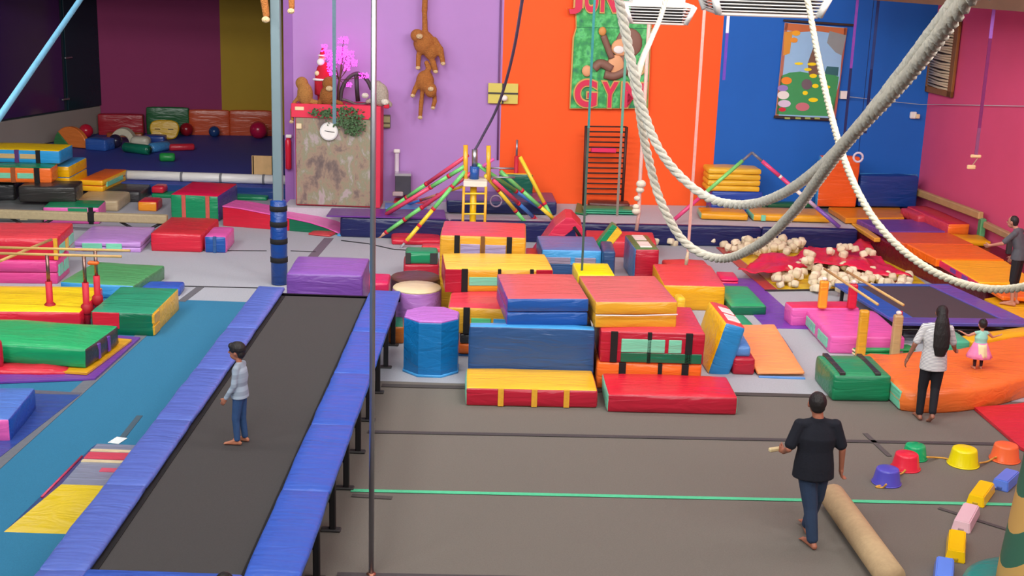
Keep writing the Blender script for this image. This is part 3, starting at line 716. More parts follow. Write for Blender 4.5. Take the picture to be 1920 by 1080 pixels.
R = outline_prism('tilted_block', 'tilted yellow and green block left of the upright red and blue block', 'block', [(1099, 526), (1088, 516), (1156, 427), (1167, 437)], 24.7, .28, 'yellow')
g0 = [PD(u, v, 24.65)-R.location for u, v in ((1088, 516), (1080, 508), (1149, 422), (1158, 427))]; o = prism('green_side', [(p.x, max(0, p.z)) for p in g0], .3, vin('green'), R, 'y', .01)
C18 = M('upright block with red front, blue side and green top', (1188, 531), (1232, 531), 0, hv=467, back=(1170, 440), c=dict(front='crimson', right='crimson', left=(60,130,190), top=(78,124,78)), patches=[('top', .25, .75, .1, .45, 'white'), ('top', .25, .75, .55, .9, 'white')], ang=5, name='foam_block', cat='block')
C19 = M('red topped mat with gold front right of the two layer mats', (1242, 581), (1357, 584), 0, hv=534, back=(1330, 497), c=dict(top=(226,76,84), side=(226,166,24)))
M('low red mat behind the red and gold mat', (1250, 497), (1330, 498), 0, zt=.22, back=(1316, 487), c=(216,70,76))
M('small crimson folding mat on the grey carpet', (1351, 533), (1384, 534), 0, hv=522, back=(1364, 509), c='hot', layers=2)
M('bright green mat with dark green front on purple mat', (1368, 591), (1436, 592), 0, hv=573, back=(1392, 536), c=dict(top=(50,164,104), side='dgreen'))
M('low green strip mat between the tilted block and the green mat', (1374, 612), (1417, 612), 0, zt=.1, back=(1386, 590), c=(46,158,104))
M('small yellow knob block beside the gold mat', (1268, 600), (1284, 600), 0, hv=560, d=.3, c='yellow', name='foam_block', cat='block')
C21 = M('leaning block with yellow side, sky blue end and red white top', (1326, 702), (1352, 703), 0, hv=600, d=1.25, c=dict(front=(40,134,196), left=(252,200,20), right='sky', top='coral'), name='foam_block', cat='block', patches=[('top', .2, .8, .12, .38, 'white'), ('top', .2, .8, .46, .7, 'white')], w=.34, ang=4, rnd=.06)
C21.o.rotation_euler = (0, math.radians(15), C21.o.rotation_euler[2])
rw = M('crimson mat under the blue wedge beside the peach ramp', (1374, 703), (1414, 704), 0, hv=672, d=.7, c='crimson')
M('pale blue mat on the crimson mat beside the peach ramp', (1376, 669), (1406, 670), rw, hv=650, d=.8, c=(88,140,204))
# peach ramp
a, b, c_, d_ = P(1420, 703, .03), P(1508, 703, .03), P(1487, 614, .3), P(1389, 613, .3)
R = root('ramp_mat', 'peach vinyl mat sloping down to the grey carpet with blue edge', 'mat', a); ex = (b-a).normalized(); W_ = (b-a).length; L_ = ((c_+d_)/2-(a+b)/2)
o = link('sheet', softbox(W_, L_.length, .05, .02, .008, .012, 77, 9), [vin('peach')]*6, R); o.rotation_euler = Matrix((ex, L_.normalized(), ex.cross(L_.normalized()))).transposed().to_euler()
o = link('edge', softbox(W_*.96, .06, .03, .01, 0, .002, 7), [vin((96,150,214))]*6, R, (W_*.02, -.07, -.03))
BX('support', .05, W_-.05, L_.length*.45, L_.length*.95, -.03, .16, vin('slate'), R, .02)
# ================================================================== RIGHT SIDE
slab('thin_mat', [(1346, 521), (1411, 522), (1517, 616), (1436, 614)], .02, .018, (116,62,168), 'vinyl', 'long flat purple mat beside the foam pit', 'mat')
slab('edge_strip', [(1343, 463), (1360, 463), (1457, 542), (1434, 542)], .03, .03, (184,58,58), 'vinyl', 'red padded strip along the left edge of the foam pit', 'pad')
slab('pit_lining', [(1362, 463), (1655, 470), (1742, 537), (1459, 542)], .02, .02, (236,196,40), 'vinyl', 'yellow vinyl base showing around the foam cubes', 'mat')
tape('dark edge line in front of the foam pit', (1434, 544), (1745, 540), .08, (40,38,48), .03)
random.seed(4)
cubes = []
cm = []
for k in range(5):
    me = softbox(.135, .135, .125, .03, .012, .03, 200+k, 2); me.materials.append(vin((228,216,186) if k % 2 else (212,198,166), 'foam'))
    me.polygons.foreach_set('material_index', [0]*len(me.polygons)); me.polygons.foreach_set('use_smooth', [True]*len(me.polygons)); cm.append(me)
def inpoly(x, y, pl):
    c = False; j = len(pl)-1
    for i in range(len(pl)):
        if (pl[i][1] > y) != (pl[j][1] > y) and x < (pl[j][0]-pl[i][0])*(y-pl[i][1])/(pl[j][1]-pl[i][1])+pl[i][0]: c = not c
        j = i
    return c
regs = [([(1362, 460), (1420, 453), (1470, 456), (1518, 450), (1508, 470), (1440, 477), (1385, 474)], 64, (.05, .2)),
        ([(1462, 502), (1500, 494), (1545, 494), (1590, 500), (1640, 503), (1672, 512), (1660, 525), (1700, 518), (1725, 538), (1560, 545), (1520, 545), (1455, 530)], 130, (.02, .15)),
        ([(1565, 474), (1590, 466), (1608, 476), (1570, 479)], 9, (.3, .32)),
        ([(1236, 452), (1262, 447), (1280, 452), (1295, 455), (1240, 456)], 7, (.02, .06)), ([(1318, 455), (1342, 450), (1348, 456)], 3, (.02, .06)), ([(1632, 478), (1650, 474), (1655, 482)], 3, (.3, .3)),
        ([(1515, 480), (1528, 480), (1530, 492), (1517, 492)], 5, (.3, .34))]
lab = {0: 'cream foam cube heaped at the back left of the pit', 1: 'cream foam cube in the front heap of the pit', 2: 'cream foam cube lying on the red sheet hump', 3: 'cream foam cube spilled along the navy stage front',
       4: 'cream foam cube spilled alone against the navy stage right of centre', 5: 'cream foam cube right of the red sheet peak', 6: 'cream foam cube on the left lap of the red sheet'}
for ri, (pl, n, (za, zb_)) in enumerate(regs):
    us = [p[0] for p in pl]; vs_ = [p[1] for p in pl]; k = 0; tries = 0
    placed = []
    while k < n and tries < 6000:
        tries += 1
        u, v = random.uniform(min(us), max(us)), random.uniform(min(vs_), max(vs_))
        if not inpoly(u, v, pl): continue
        mind = 7 if tries < 3000 else 4.5
        if any(abs(u-a)+1.6*abs(v-b) < mind for a, b in placed): continue
        placed.append((u, v)); z = random.uniform(za, zb_); p = P(u, v, z)
        o = bpy.data.objects.new('foam_cube', cm[k % 5]); COL.objects.link(o); o.location = p-Vector((.09, .09, 0))
        o.rotation_euler = (random.uniform(-.5, .5), random.uniform(-.5, .5), random.uniform(0, 6)); s = random.uniform(.85, 1.12); o.scale = (s, s, s)
        tag(o, lab[ri], 'foam cube', 'foam cubes in the pit'); k += 1
# crumpled red sheet
def curve_at(pts, t):
    x = t*(len(pts)-1); i = min(int(x), len(pts)-2); f = x-i
    return pts[i][0]+(pts[i+1][0]-pts[i][0])*f, pts[i][1]+(pts[i+1][1]-pts[i][1])*f
Bc = [(1428, 478), (1470, 475), (1500, 471), (1517, 455), (1545, 458), (1580, 461), (1612, 449), (1632, 449), (1642, 470), (1668, 492)]
Fc_ = [(1384, 500), (1425, 507), (1462, 504), (1495, 494), (1530, 492), (1565, 493), (1600, 499), (1635, 505), (1670, 510), (1712, 513)]
nu, nv = 46, 18; vs = []; fs = []
for i in range(nu+1):
    for j in range(nv+1):
        b, f = curve_at(Bc, i/nu), curve_at(Fc_, i/nu); t = j/nv
        u, v = b[0]+(f[0]-b[0])*t, b[1]+(f[1]-b[1])*t
        p = P(u, v, .28)
        e = min(1, 6*min(i/nu, 1-i/nu, t, 1-t))
        p.z += .13*noise.noise(Vector((p.x*1.7, p.y*1.1, 2)))+.07*noise.noise(Vector((p.x*5, p.y*3, 7)))-.05*(1-e)
        vs.append(p)
for i in range(nu):
    for j in range(nv): q = i*(nv+1)+j; fs.append([q, q+1, q+nv+2, q+nv+1])
c0 = sum(vs, Vector())/len(vs); c0.z = 0
o = link('pit_sheet', mesh('pit_sheet', [p-c0 for p in vs], fs), vin((216,32,66)), None, c0); sd = o.modifiers.new('t', 'SOLIDIFY'); sd.thickness = .012
tag(o, 'crumpled red vinyl sheet draped over the foam pit', 'sheet')
# small square trampoline at right
tz = .34
b0, b1, b2, b3 = P(1712, 598, tz), P(1876, 600, tz), P(1742, 537, tz), P(1610, 537, tz)
R = root('trampoline', 'square trampoline with dark bed and blue violet pads by the pit', 'trampoline', b0-Vector((0, 0, tz)))
L = lambda p: Vector(p)-R.location
def quadpad(name, pts, th, col, kind='vinyl'):
    o = prism(name, [(L(p).x, L(p).y) for p in pts], th, vin(col, kind), R, 'z', .012 if th > .03 else 0); o.location.z = tz-th*.5; return o
quadpad('bed', [b0, b1, b2, b3], .01, (72,60,66), 'carpet')
cx = (b0+b1+b2+b3)/4
def out(p, q, k): return None
e1 = (b1-b0).normalized(); e2 = (b3-b0).normalized()
k = .42
quadpad('pad', [b0-e1*k, b0, b3, b3-e1*k], .06, (52,90,176)); quadpad('pad', [b1, b1+e1*k, b2+e1*k, b2], .06, (96,84,170))
quadpad('pad', [b0-e1*k-e2*k*.8, b1+e1*k-e2*k*.8, b1+e1*k, b0-e1*k], .06, (84,80,160)); quadpad('pad', [b3-e1*k, b2+e1*k, b2+e1*k+e2*.1, b3-e1*k+e2*.1], .06, (52,90,176))
for p in (b0-e1*.3-e2*.25, b1+e1*.3-e2*.25, b2+e1*.3, b3-e1*.3): q = L(p); BX('leg', q.x-.03, q.x+.03, q.y-.03, q.y+.03, 0, tz-.03, vin('black', 'plain'), R, .01)
q0, q1 = L(b0-e1*k-e2*k*.75), L(b1+e1*k-e2*k*.75); tube('frame_rail', [(q0.x, q0.y, tz-.1), (q1.x, q1.y, tz-.1)], .03, vin('char', 'metal'), R)
# pink mats and mini bars
pk2 = M('pink mat with red inside behind the big pink mat', (1486, 577), (1612, 577), 0, zt=.34, back=(1602, 565), c=dict(top=(226,54,92), side='pink'))
pk = M('big pink mat with mint windows on its left side', (1558, 630), (1698, 633), 0, zt=.3, back=(1514, 579), c='pink', patches=[('left', .08, .42, .2, .75, 'mint'), ('left', .55, .9, .2, .75, 'mint')])
R = root('mini_bars', 'mini parallel bars with thin wooden rails and padded posts over pink mat', 'parallel bars', (0, 0, 0))
ra, rb_ = (P(1546, 504, 1.0), P(1646, 571, 1.0)), (P(1588, 509, 1.0), P(1694, 572, 1.0))
for a, b in (ra, rb_): tube('rail', [a, b], .022, vin('wood', 'wood'), R, 8)
for (u, vb, vt, zb_, col) in ((1612, 672, 581, 0, 'gold'), (1676, 672, 590, 0, (190,160,110)), (1541, 578, 526, .34, (240,160,40)), (1596, 578, 532, .34, 'red')):
    p = P(u, vb, zb_); zt_ = ZV(p, vt)
    BX('post', p.x-.075, p.x+.075, p.y-.06, p.y+.06, zb_, zt_, vin(col), R, .03, 2)
    if col not in ('gold',): BX('post_cap', p.x-.04, p.x+.04, p.y-.04, p.y+.04, zt_, zt_+.06, vin('white', 'plain'), R, .02)
p = P(1683, 668, 0); BX('red_side', p.x-.03, p.x+.03, p.y+.07, p.y+.12, 0, ZV(p, 586), vin('red', 'plain'), R, .01)
M('thin green folding mat in front of the pink mat', (1602, 668), (1716, 666), 0, hv=655, back=(1584, 646), c=dict(all=(40,150,84), left='cream'), layers=2)
gw = M('green wedge mat with two black straps on top', (1560, 752), (1667, 754), 0, hv=704, back=(1615, 667), c=dict(all=(22,124,82), top=(44,144,96)), puff=.035, patches=[('top', .1, .2, .02, .98, 'char'), ('top', .72, .82, .02, .98, 'char')], ang=3)
# orange air cushion
top = [(1617, 666), (1655, 698), (1692, 733), (1725, 737), (1760, 738), (1800, 736), (1840, 731), (1880, 723), (1920, 712), (1990, 690), (2040, 660), (2020, 636), (1960, 628), (1900, 632), (1850, 645), (1790, 656), (1720, 662), (1660, 665)]
hz = .3
pts = [P(u, v, hz) for u, v in top]; cen = sum(pts, Vector())/len(pts); n = len(pts)
R = root('air_cushion', 'large orange inflated cushion with mint corner', 'cushion', (cen.x, cen.y, 0))
rings = []
for s, z in ((.985, 0), (1.0, .03), (1.012, .15), (1.0, hz-.03), (.985, hz), (.93, hz+.02), (.8, hz+.035), (.6, hz+.05), (.4, hz+.06), (.2, hz+.05), (.04, hz+.05)):
    ring = []
    for p in pts:
        q = (p-cen)*s; zz = z + (.05*noise.noise(Vector((q.x*2.2, q.y*2.2, 3)))*(1 if z > hz else 0))
        ring.append(Vector((q.x, q.y, zz)))
    rings.append(ring)
v, f = ring_loft(rings); f = [list(reversed(x)) for x in f]
o = link('shell', recalc(mesh('shell', v, f)), vin((242,122,52)), R)
a, b = pts[1]-cen, pts[2]-cen; d = (b-a)
o = BX('corner_panel', 0, d.length*.98, -.018, .02, .02, hz-.02, vin('mint'), R, .01); o.location = (a.x, a.y, 0); o.rotation_euler = (0, 0, math.atan2(d.y, d.x))
CUSH = hz+.05
M('teal mat corner between the woman and the toddler', (1778, 640), (1820, 640), 0, zt=.32, back=(1812, 613), c=(70,176,140))
M('yellow mat behind the toddler at the right', (1824, 640), (1990, 617), 0, zt=.3, d=.32, c=(232,178,30))
slab('thin_mat', [(1827, 763), (1905, 757), (1990, 742), (2010, 880), (1914, 838)], .05, .045, (206,44,60), 'vinyl', 'flat red mat at the right edge of the brown floor', 'mat')
# raised platform along the right wall
bz = .42
bp = [P(1606, 428, bz), P(1852, 540, bz)]; w1 = CR+rdir*9.5+rn*.05; w0 = CR+rdir*.05+rn*.05; w00 = Vector((bp[0].x, wy(bp[0].x)-.05, 0)); w2 = P(1990, 545, bz)
R = root('side_platform', 'raised platform with maroon padded side between the pit and pink wall', 'platform', (bp[0].x, bp[0].y, 0))
prism('body', [((p-R.location).x, (p-R.location).y) for p in (bp[0], bp[1], w2, w1, w0, w00)], bz, vin('maroon'), R, 'z', .02)
def flatmat(label, pix, zt, th, col, side=None, name='foam_mat'):
    pts = [P(u, v, zt) for u, v in pix]; R = root(name, label, 'mat', (pts[0].x, pts[0].y, zt-th))
    prism('cover', [((p-R.location).x, (p-R.location).y) for p in pts], th, vin(col), R, 'z', min(.02, th*.3))
    return R
flatmat('burnt orange mat on the side platform next to the purple mat', [(1692, 456), (1827, 458), (1780, 436), (1660, 435)], .58, .15, (220,94,44))
flatmat('vivid orange mat in the middle of the side platform', [(1756, 485), (1884, 487), (1832, 460), (1700, 457)], .6, .17, (250,116,22))
R = flatmat('bright yellow mat with red edge on the side platform', [(1836, 529), (1950, 532), (1886, 489), (1764, 487)], .58, .15, (252,184,12))
a, b = P(1836, 529, .5), P(1764, 487, .5); d = b-a; o = BX('edge_panel', 0, d.length, 0, .02, 0, .12, vin('hot'), R, .004); o.location = (0, 0, .015); o.rotation_euler = (0, 0, math.atan2(d.y, d.x))
for t in (.25, .55): o2 = BX('edge_patch', d.length*t, d.length*(t+.14), 0, .028, .03, .11, vin('violet'), R, .004); o2.location = (0, 0, .015); o2.rotation_euler = (0, 0, math.atan2(d.y, d.x))
flatmat('orange mat nearest the trampoline on the side platform', [(1880, 556), (1990, 560), (1950, 533), (1838, 531)], .5, .08, (248,120,30))
flatmat('flat purple mat at the far end of the side platform', [(1656, 434), (1776, 434), (1748, 411), (1606, 411)], .56, .13, (112,68,150))
flatmat('golden orange mat behind the flat purple mat', [(1586, 409), (1696, 408), (1688, 389), (1553, 388)], .58, .13, (222,140,36))
flatmat('thin golden strip pad at the corner of the side platform', [(1640, 446), (1652, 446), (1612, 418), (1596, 418)], .46, .1, (222,162,60))
M('long red bench mat with orange end along the pink wall', (1776, 441), (1817, 441), .5, hv=420, back=(1690, 386), c=dict(all=(190,36,60), front='orange', left=(214,66,84)), ang=9.6)
M('red mat lying lower beside the long red bench mat', (1720, 421), (1748, 425), .5, h=.2, d=.9, c=(200,60,76), ang=9.6)
M('crumpled yellow mat near the person at the right edge', (1800, 462), (1858, 463), .43, h=.12, d=.7, c=(226,160,20), wob=.03)
# beam along the wall
a, b = on_right(1703, 353, .22), on_right(1840, 404, .22)
R = root('balance_beam', 'wooden balance beam slanting along the pink wall', 'beam', (b.x, b.y, 0)); d = a-b
o = BX('beam', 0, d.length, -.06, .06, -.09, .07, vin((186,150,100), 'wood'), R, .02); o.location = (0, 0, b.z); o.rotation_euler = Vector(d).to_track_quat('X', 'Z').to_euler()
BX('stand', -.02, .1, -.1, .1, .4, b.z-.06, vin((90,160,110)), R, .02); p = d*.92
BX('stand', p.x-.05, p.x+.05, p.y-.1, p.y+.1, .4, a.z-.06, vin('black', 'plain'), R, .02)
a, b = on_right(1848, 420, .2), on_right(1895, 443, .2); R = root('balance_beam', 'short second wooden beam below the long one by the pink wall', 'beam', (b.x, b.y, .4)); d = a-b
o = BX('beam', 0, d.length, -.06, .06, -.08, .06, vin((170,138,100), 'wood'), R, .02); o.location = (0, 0, b.z-.4); o.rotation_euler = Vector(d).to_track_quat('X', 'Z').to_euler()
BX('stand', -.05, .05, -.05, .05, .02, b.z-.45, vin('char', 'plain'), R, .01)
# mats on the stage at right
upright('tall orange mat leaning on the blue wall', 1536, 1609, 294, 388, 29.75, .2, dict(all=(232,96,36), left='sky'), rz=.09, name='leaning_mat')
upright('navy blue mat leaning on the wall by the right corner', 1612, 1720, 330, 388, 29.9, .3, (20,58,130), rz=.09, name='leaning_mat')
a, b = on_wall(1612, 328, .5), on_wall(1719, 330, .5); o = tube('pole', [a, a.lerp(b, .8), b], .045, vin((70,150,210), 'plain'), None, 10); tag(o, 'light blue pole resting on top of the navy leaning mat', 'pole')
M('flat green mat on the stage below the tall orange mat', (1440, 390), (1622, 389), ST, h=.1, d=.3, c=(40,104,66))
M('gold mat with mint end on the stage, left one', (1314, 411), (1402, 414), ST, hv=399, back=(1398, 391), c=dict(all=(232,166,34), left='mint'))
M('gold mat with mint end on the stage, right one', (1412, 414), (1556, 418), ST, hv=402, back=(1550, 392), c=dict(all=(232,166,34), left='mint'), patches=[('front', .1, .16, .05, .95, 'mint')])
M('flat green mat behind the two gold mats', (1330, 395), (1436, 396), ST, h=.13, d=.18, c=(56,110,70))
bl = MY('royal blue mat under the yellow folded mats', 1336, 1432, 360, 29.3, .6, ST, (36,74,170), layers=2, ang=4)
MY('stack of yellow folded mats against the blue wall', 1329, 1430, 317, 29.28, .62, bl, (236,190,56), layers=4, ang=4, rnd=.06, wob=.02)
# stage left: navy blocks, purple mats, green panel
M('navy mat with mauve top on the stage behind the dome', (838, 399), (1043, 403), ST, hv=375, back=(1040, 361), c=dict(top=(92,78,128), side=(30,42,92)))
slab('thin_mat', [(612, 404), (836, 409), (833, 393), (622, 390)], ST+.035, .03, (104,52,140), 'vinyl', 'long thin purple mat on the left part of the stage', 'mat')
slab('thin_mat', [(722, 389), (800, 391), (798, 382), (722, 380)], ST+.045, .04, (90,140,200), 'vinyl', 'small pale blue mat on the stage below the dispenser', 'mat')
slab('thin_mat', [(738, 378), (806, 380), (806, 373), (740, 371)], ST+.06, .05, (206,60,60), 'vinyl', 'small red mat on the stage by the purple wall', 'mat')
upright('green panel with yellow top bar behind the dome', 936, 998, 327, 372, 29.3, .08, dict(all=(12,96,76), top='yellow'), rz=.09, name='leaning_mat', cat='mat')
M('green base mat under the black wall ladder', (1096, 401), (1196, 403), ST, h=.1, d=.5, c=(36,150,110), layers=2)
slab('thin_mat', [(1078, 398), (1100, 401), (1108, 388), (1082, 380)], ST+.03, .03, (50,130,80), 'vinyl', 'green mat corner left of the black wall ladder', 'mat')
M('brown pad behind the green base mat of the ladder', (1104, 391), (1180, 393), ST, h=.14, d=.35, c=(96,50,44))
# ================================================================== WALL THINGS
def wroot(name, label, cat, u, v, off=.0):
    p = on_wall(u, v, off); return root(name, label, cat, p, math.atan2(wdir.y, wdir.x))
def wl(R, u, v):             # local x,z on the wall plane of a wall thing
    q = PW(u, v, R.location, wn)-R.location; return q.dot(wdir), q.z
def wbox(name, R, u0, u1, v0, v1, th, mat, y0=0., bev=.006):
    um, vm = (u0+u1)/2, (v0+v1)/2
    x0, x1 = wl(R, u0, vm)[0], wl(R, u1, vm)[0]; z1, z0 = wl(R, um, v0)[1], wl(R, um, v1)[1]
    return BX(name, x0, x1, y0-th, y0, z0, z1, mat, R, bev)
# booth with jungle mural
mural = bpy.data.materials.new('jungle_mural'); mural.use_nodes = True; nt = mural.node_tree; b = nt.nodes['Principled BSDF']; b.inputs['Roughness'].default_value = .5
tc = nt.nodes.new('ShaderNodeTexCoord'); mp = nt.nodes.new('ShaderNodeMapping'); mp.inputs['Scale'].default_value = (1.3, 1.3, .8); nz = nt.nodes.new('ShaderNodeTexNoise'); nz.inputs['Scale'].default_value = 2.2; nz.inputs['Detail'].default_value = 6; nz.inputs['Distortion'].default_value = .3; nz.inputs['Roughness'].default_value = .65
rp_ = nt.nodes.new('ShaderNodeValToRGB'); e = rp_.color_ramp.elements
for pos, col in ((.3, (86,74,78)), (.42, (122,106,98)), (.5, (158,136,116)), (.56, (138,140,112)), (.64, (176,160,160)), (.78, (160,138,142))):
    el = e.new(pos); el.color = (*lin(col), 1)
e.remove(e[0]); e.remove(e[-1])
nt.links.new(tc.outputs['Object'], mp.inputs[0]); nt.links.new(mp.outputs[0], nz.inputs['Vector']); nt.links.new(nz.outputs['Fac'], rp_.inputs[0]); nt.links.new(rp_.outputs[0], b.inputs['Base Color'])
yB = P(630, 387, ST).y
p0, p1 = PD(554, 300, yB), PD(700, 300, yB); zT = PD(630, 197, yB).z; zb = PD(630, 222, yB).z
R = root('booth', 'tall booth with jungle mural front and red top band', 'booth', (p0.x, yB, ST)); bw = p1.x-p0.x; bh = zT-ST
BX('body', 0, bw, .02, .75, 0, bh, vin((190,40,66), 'plain'), R, .01)
BX('mural', .02, bw-.06, -.005, .02, .03, zb-ST, mural, R, 0)
BX('top_band', -.08, bw+.02, -.04, .02, zb-ST, bh+.01, vin((224,44,76), 'plain'), R, .01)
BX('right_post', bw-.06, bw+.16, -.03, .6, 0, bh, vin((214,44,76), 'plain'), R, .01)
for (u, v, w, h_) in ((562, 203, .1, .04), (561, 236, .06, .06)):
    q = PD(u, v, yB)-R.location; BX('plaque', q.x-w, q.x+w, -.055, -.005, q.z-h_, q.z+h_, vin('cream', 'plain'), R, .01)
q = PD(617, 246, yB-.03)
R2 = root('wall_clock', 'round white clock hanging on the booth mural', 'clock', q)
def disc(name, r, y0, y1, mat, R, n=24, cx=0, cz=0):
    return prism(name, [(cx+r*math.cos(2*math.pi*k/n), cz+r*math.sin(2*math.pi*k/n)) for k in range(n)], y1-y0, mat, R, 'y', .004)
o = disc('case', .2, 0, .05, vin((206,206,206), 'plain'), R2); o.location.y = -.05
o = disc('dial', .175, 0, .01, vin('white', 'plain'), R2); o.location.y = -.056
for ang, ln_ in ((95, .13), (-80, .09)): 
    a_ = math.radians(ang); tube('hand', [(0, -.06, 0), (math.sin(a_)*ln_, -.06, math.cos(a_)*ln_)], .008, vin('black', 'plain'), R2, 5)
# ivy on the booth
random.seed(9); V, Fc = [], []
for (cu, cv, ru, rv, n) in ((612, 212, 14, 10, 90), (655, 228, 30, 16, 240), (590, 210, 10, 6, 40), (664, 244, 16, 8, 90), (650, 208, 26, 8, 70)):
    for _ in range(n):
        u, v = cu+random.gauss(0, ru*.5), cv+random.gauss(0, rv*.5); p = PD(u, v, yB-.05-random.random()*.1); s = random.uniform(.02, .045); a_ = random.uniform(0, 6.3); t_ = random.uniform(-.8, .8)
        m3 = Euler((t_, random.uniform(-.6, .6), 0)).to_matrix() @ Matrix.Rotation(a_, 3, 'Y'); off = len(V)
        for c in ((0, 0, -1), (.6, .1, -.2), (.45, 0, .6), (0, -.1, 1), (-.45, 0, .6), (-.6, .1, -.2)): V.append(p+m3 @ Vector(c)*s)
        Fc.append([off+i for i in range(6)])
o = link('ivy_garland', mesh('ivy', V, Fc), vin((66,98,58), 'plain'), None, smooth=False); tag(o, 'green ivy garland draped over the red booth band', 'plant'); o['kind'] = 'stuff'
# plush animals
def plush(label, y, blobs, limbs, creams, col=(170,106,48), name='plush_ape', cat='plush toy', face=(214,186,140), vox=.022, cream_name='paw', fdy=-.13):
    c0 = PD(*blobs[0][:2], y); k = (c0-Vector((0, 0, H))).length/FPX
    R = root(name, label, cat, c0); bm = bmesh.new()
    def q(u, v, dy=0.): return PD(u, v, y)-c0+Vector((0, dy, 0))
    for b_ in blobs: ell(bm, q(b_[0], b_[1], b_[4] if len(b_) > 4 else 0), b_[2]*k, min(b_[2], b_[3])*k*.8, b_[3]*k)
    for pts, r in limbs:
        pp = [q(*p) for p in pts]
        for i in range(len(pp)-1): capsule(bm, pp[i], pp[i+1], r*k, r*k*.85)
    remeshed('body', bm, vox, vin(col, 'fur'), R, 2)
    for (u, v, r) in creams:
        bm = bmesh.new(); ell(bm, q(u, v, fdy if r > 5.2 else -.04), r*k, r*k*.7, r*k*.75); remeshed(cream_name, bm, .015, vin(face, 'fur'), R, 1)
    return R
yw = wy(-2)-.25
plush('upper brown plush ape hanging on the purple wall', yw, [(795, 80, 20, 22), (783, 66, 13, 12, -.1), (808, 96, 14, 16)], [([(797, 62), (796, 20), (798, -30)], 6), ([(815, 75), (826, 92), (830, 116)], 6), ([(787, 85), (785, 105), (784, 124)], 5.5), ([(805, 100), (812, 118), (816, 132)], 6.5)], [(788, 67, 6.5), (831, 119, 5), (784, 127, 5), (817, 134, 5)], fdy=-.21)
plush('lower brown plush ape hanging upside down from the upper one', yw-.02, [(797, 152, 17, 20), (808, 168, 12, 14, -.1)], [([(798, 140), (804, 128), (800, 118)], 6), ([(785, 152), (779, 166), (775, 176)], 5.5), ([(793, 165), (790, 190), (788, 216)], 5), ([(814, 172), (815, 190), (812, 200)], 5)], [(809, 165, 6), (774, 179, 5), (788, 220, 5), (812, 202, 4.5)], fdy=-.21)
yt = yB+.25
plush('light brown plush ape sitting at the left end of the booth roof', yt-.2, [(572, 176, 15, 21), (566, 156, 12, 12)], [([(562, 180), (552, 192), (548, 206), (548, 224)], 4.5), ([(575, 188), (592, 192)], 6)], [(547, 228, 4.5)], (176,122,62))
plush('brown plush ape sitting below the glowing pink tree on the booth', yt-.15, [(614, 180, 15, 18), (617, 157, 13, 13)], [([(604, 186), (598, 194)], 6), ([(622, 188), (640, 194)], 5)], [(619, 165, 7)], (150,92,40), cream_name='muzzle')
plush('grey and white plush animal at the right end of the booth', yt-.1, [(714, 178, 15, 22), (708, 160, 9, 9)], [([(722, 188), (730, 196)], 7), ([(702, 186), (690, 190)], 6)], [(686, 178, 7), (723, 190, 8)], (176,164,150), face=(222,214,200))
q = PD(725, 199, yt-.2); BX('bow', q.x-.06, q.x+.06, q.y-.05, q.y+.0, q.z-.05, q.z+.05, vin('red', 'cloth'), bpy.data.objects['plush_ape.004'], .02).matrix_parent_inverse = Matrix.Translation(-bpy.data.objects['plush_ape.004'].location)
plush('brown plush ape clinging high on the steel pillar, only feet in view', P(524, 533).y-.25, [(512, -70, 26, 30), (512, -120, 20, 18)], [([(500, -55), (494, -10), (499, 28)], 8), ([(525, -55), (546, -20), (547, 14)], 7), ([(495, -80), (475, -60)], 7), ([(530, -80), (550, -95)], 7)], [(501, 36, 8), (548, 20, 7)])
# red-suited figure
c0 = PD(604, 195, yt+.15); k = c0.y/FPX*1.02
R = root('festive_figure', 'small figure in red suit with white trim behind the plush apes', 'figure', (c0.x, c0.y, zT))
def sq(u, v): p = PD(u, v, yt+.15); return p-R.location
bm = bmesh.new(); ovals(bm, [(sq(603, 196), .07, .06), (sq(603, 180), .09, .07)]); capsule(bm, sq(599, 195), sq(600, 175), .05, .06); capsule(bm, sq(609, 195), sq(607, 175), .05, .06); ovals(bm, [(sq(603, 178), .16, .11), (sq(604, 150), .17, .12), (sq(606, 128), .13, .1), (sq(606, 116), .07, .07)]); capsule(bm, sq(598, 128), sq(594, 142), .05, .045); capsule(bm, sq(614, 128), sq(617, 142), .05, .045)
remeshed('suit', bm, .018, vin((190,22,44), 'cloth'), R)
for nm, u, v, a_, b_, cc in (('fur_hem', 602, 149, .2, .04, 'white'), ('face', 604, 110, .085, .09, 'skin3'), ('beard', 602, 116, .09, .08, 'white'), ('cap_trim', 604, 104, .1, .035, 'white'), ('mitten', 596, 137, .07, .06, 'cream')):
    bm = bmesh.new(); ell(bm, sq(u, v)+Vector((0, -.05 if nm in ('beard', 'mitten') else 0, 0)), a_, a_*.8, b_); remeshed(nm, bm, .015, vin(cc, 'cloth'), R, 1)
bm = bmesh.new(); capsule(bm, sq(604, 104), sq(606, 90), .08, .03); remeshed('cap', bm, .015, vin((190,22,44), 'cloth'), R, 1)
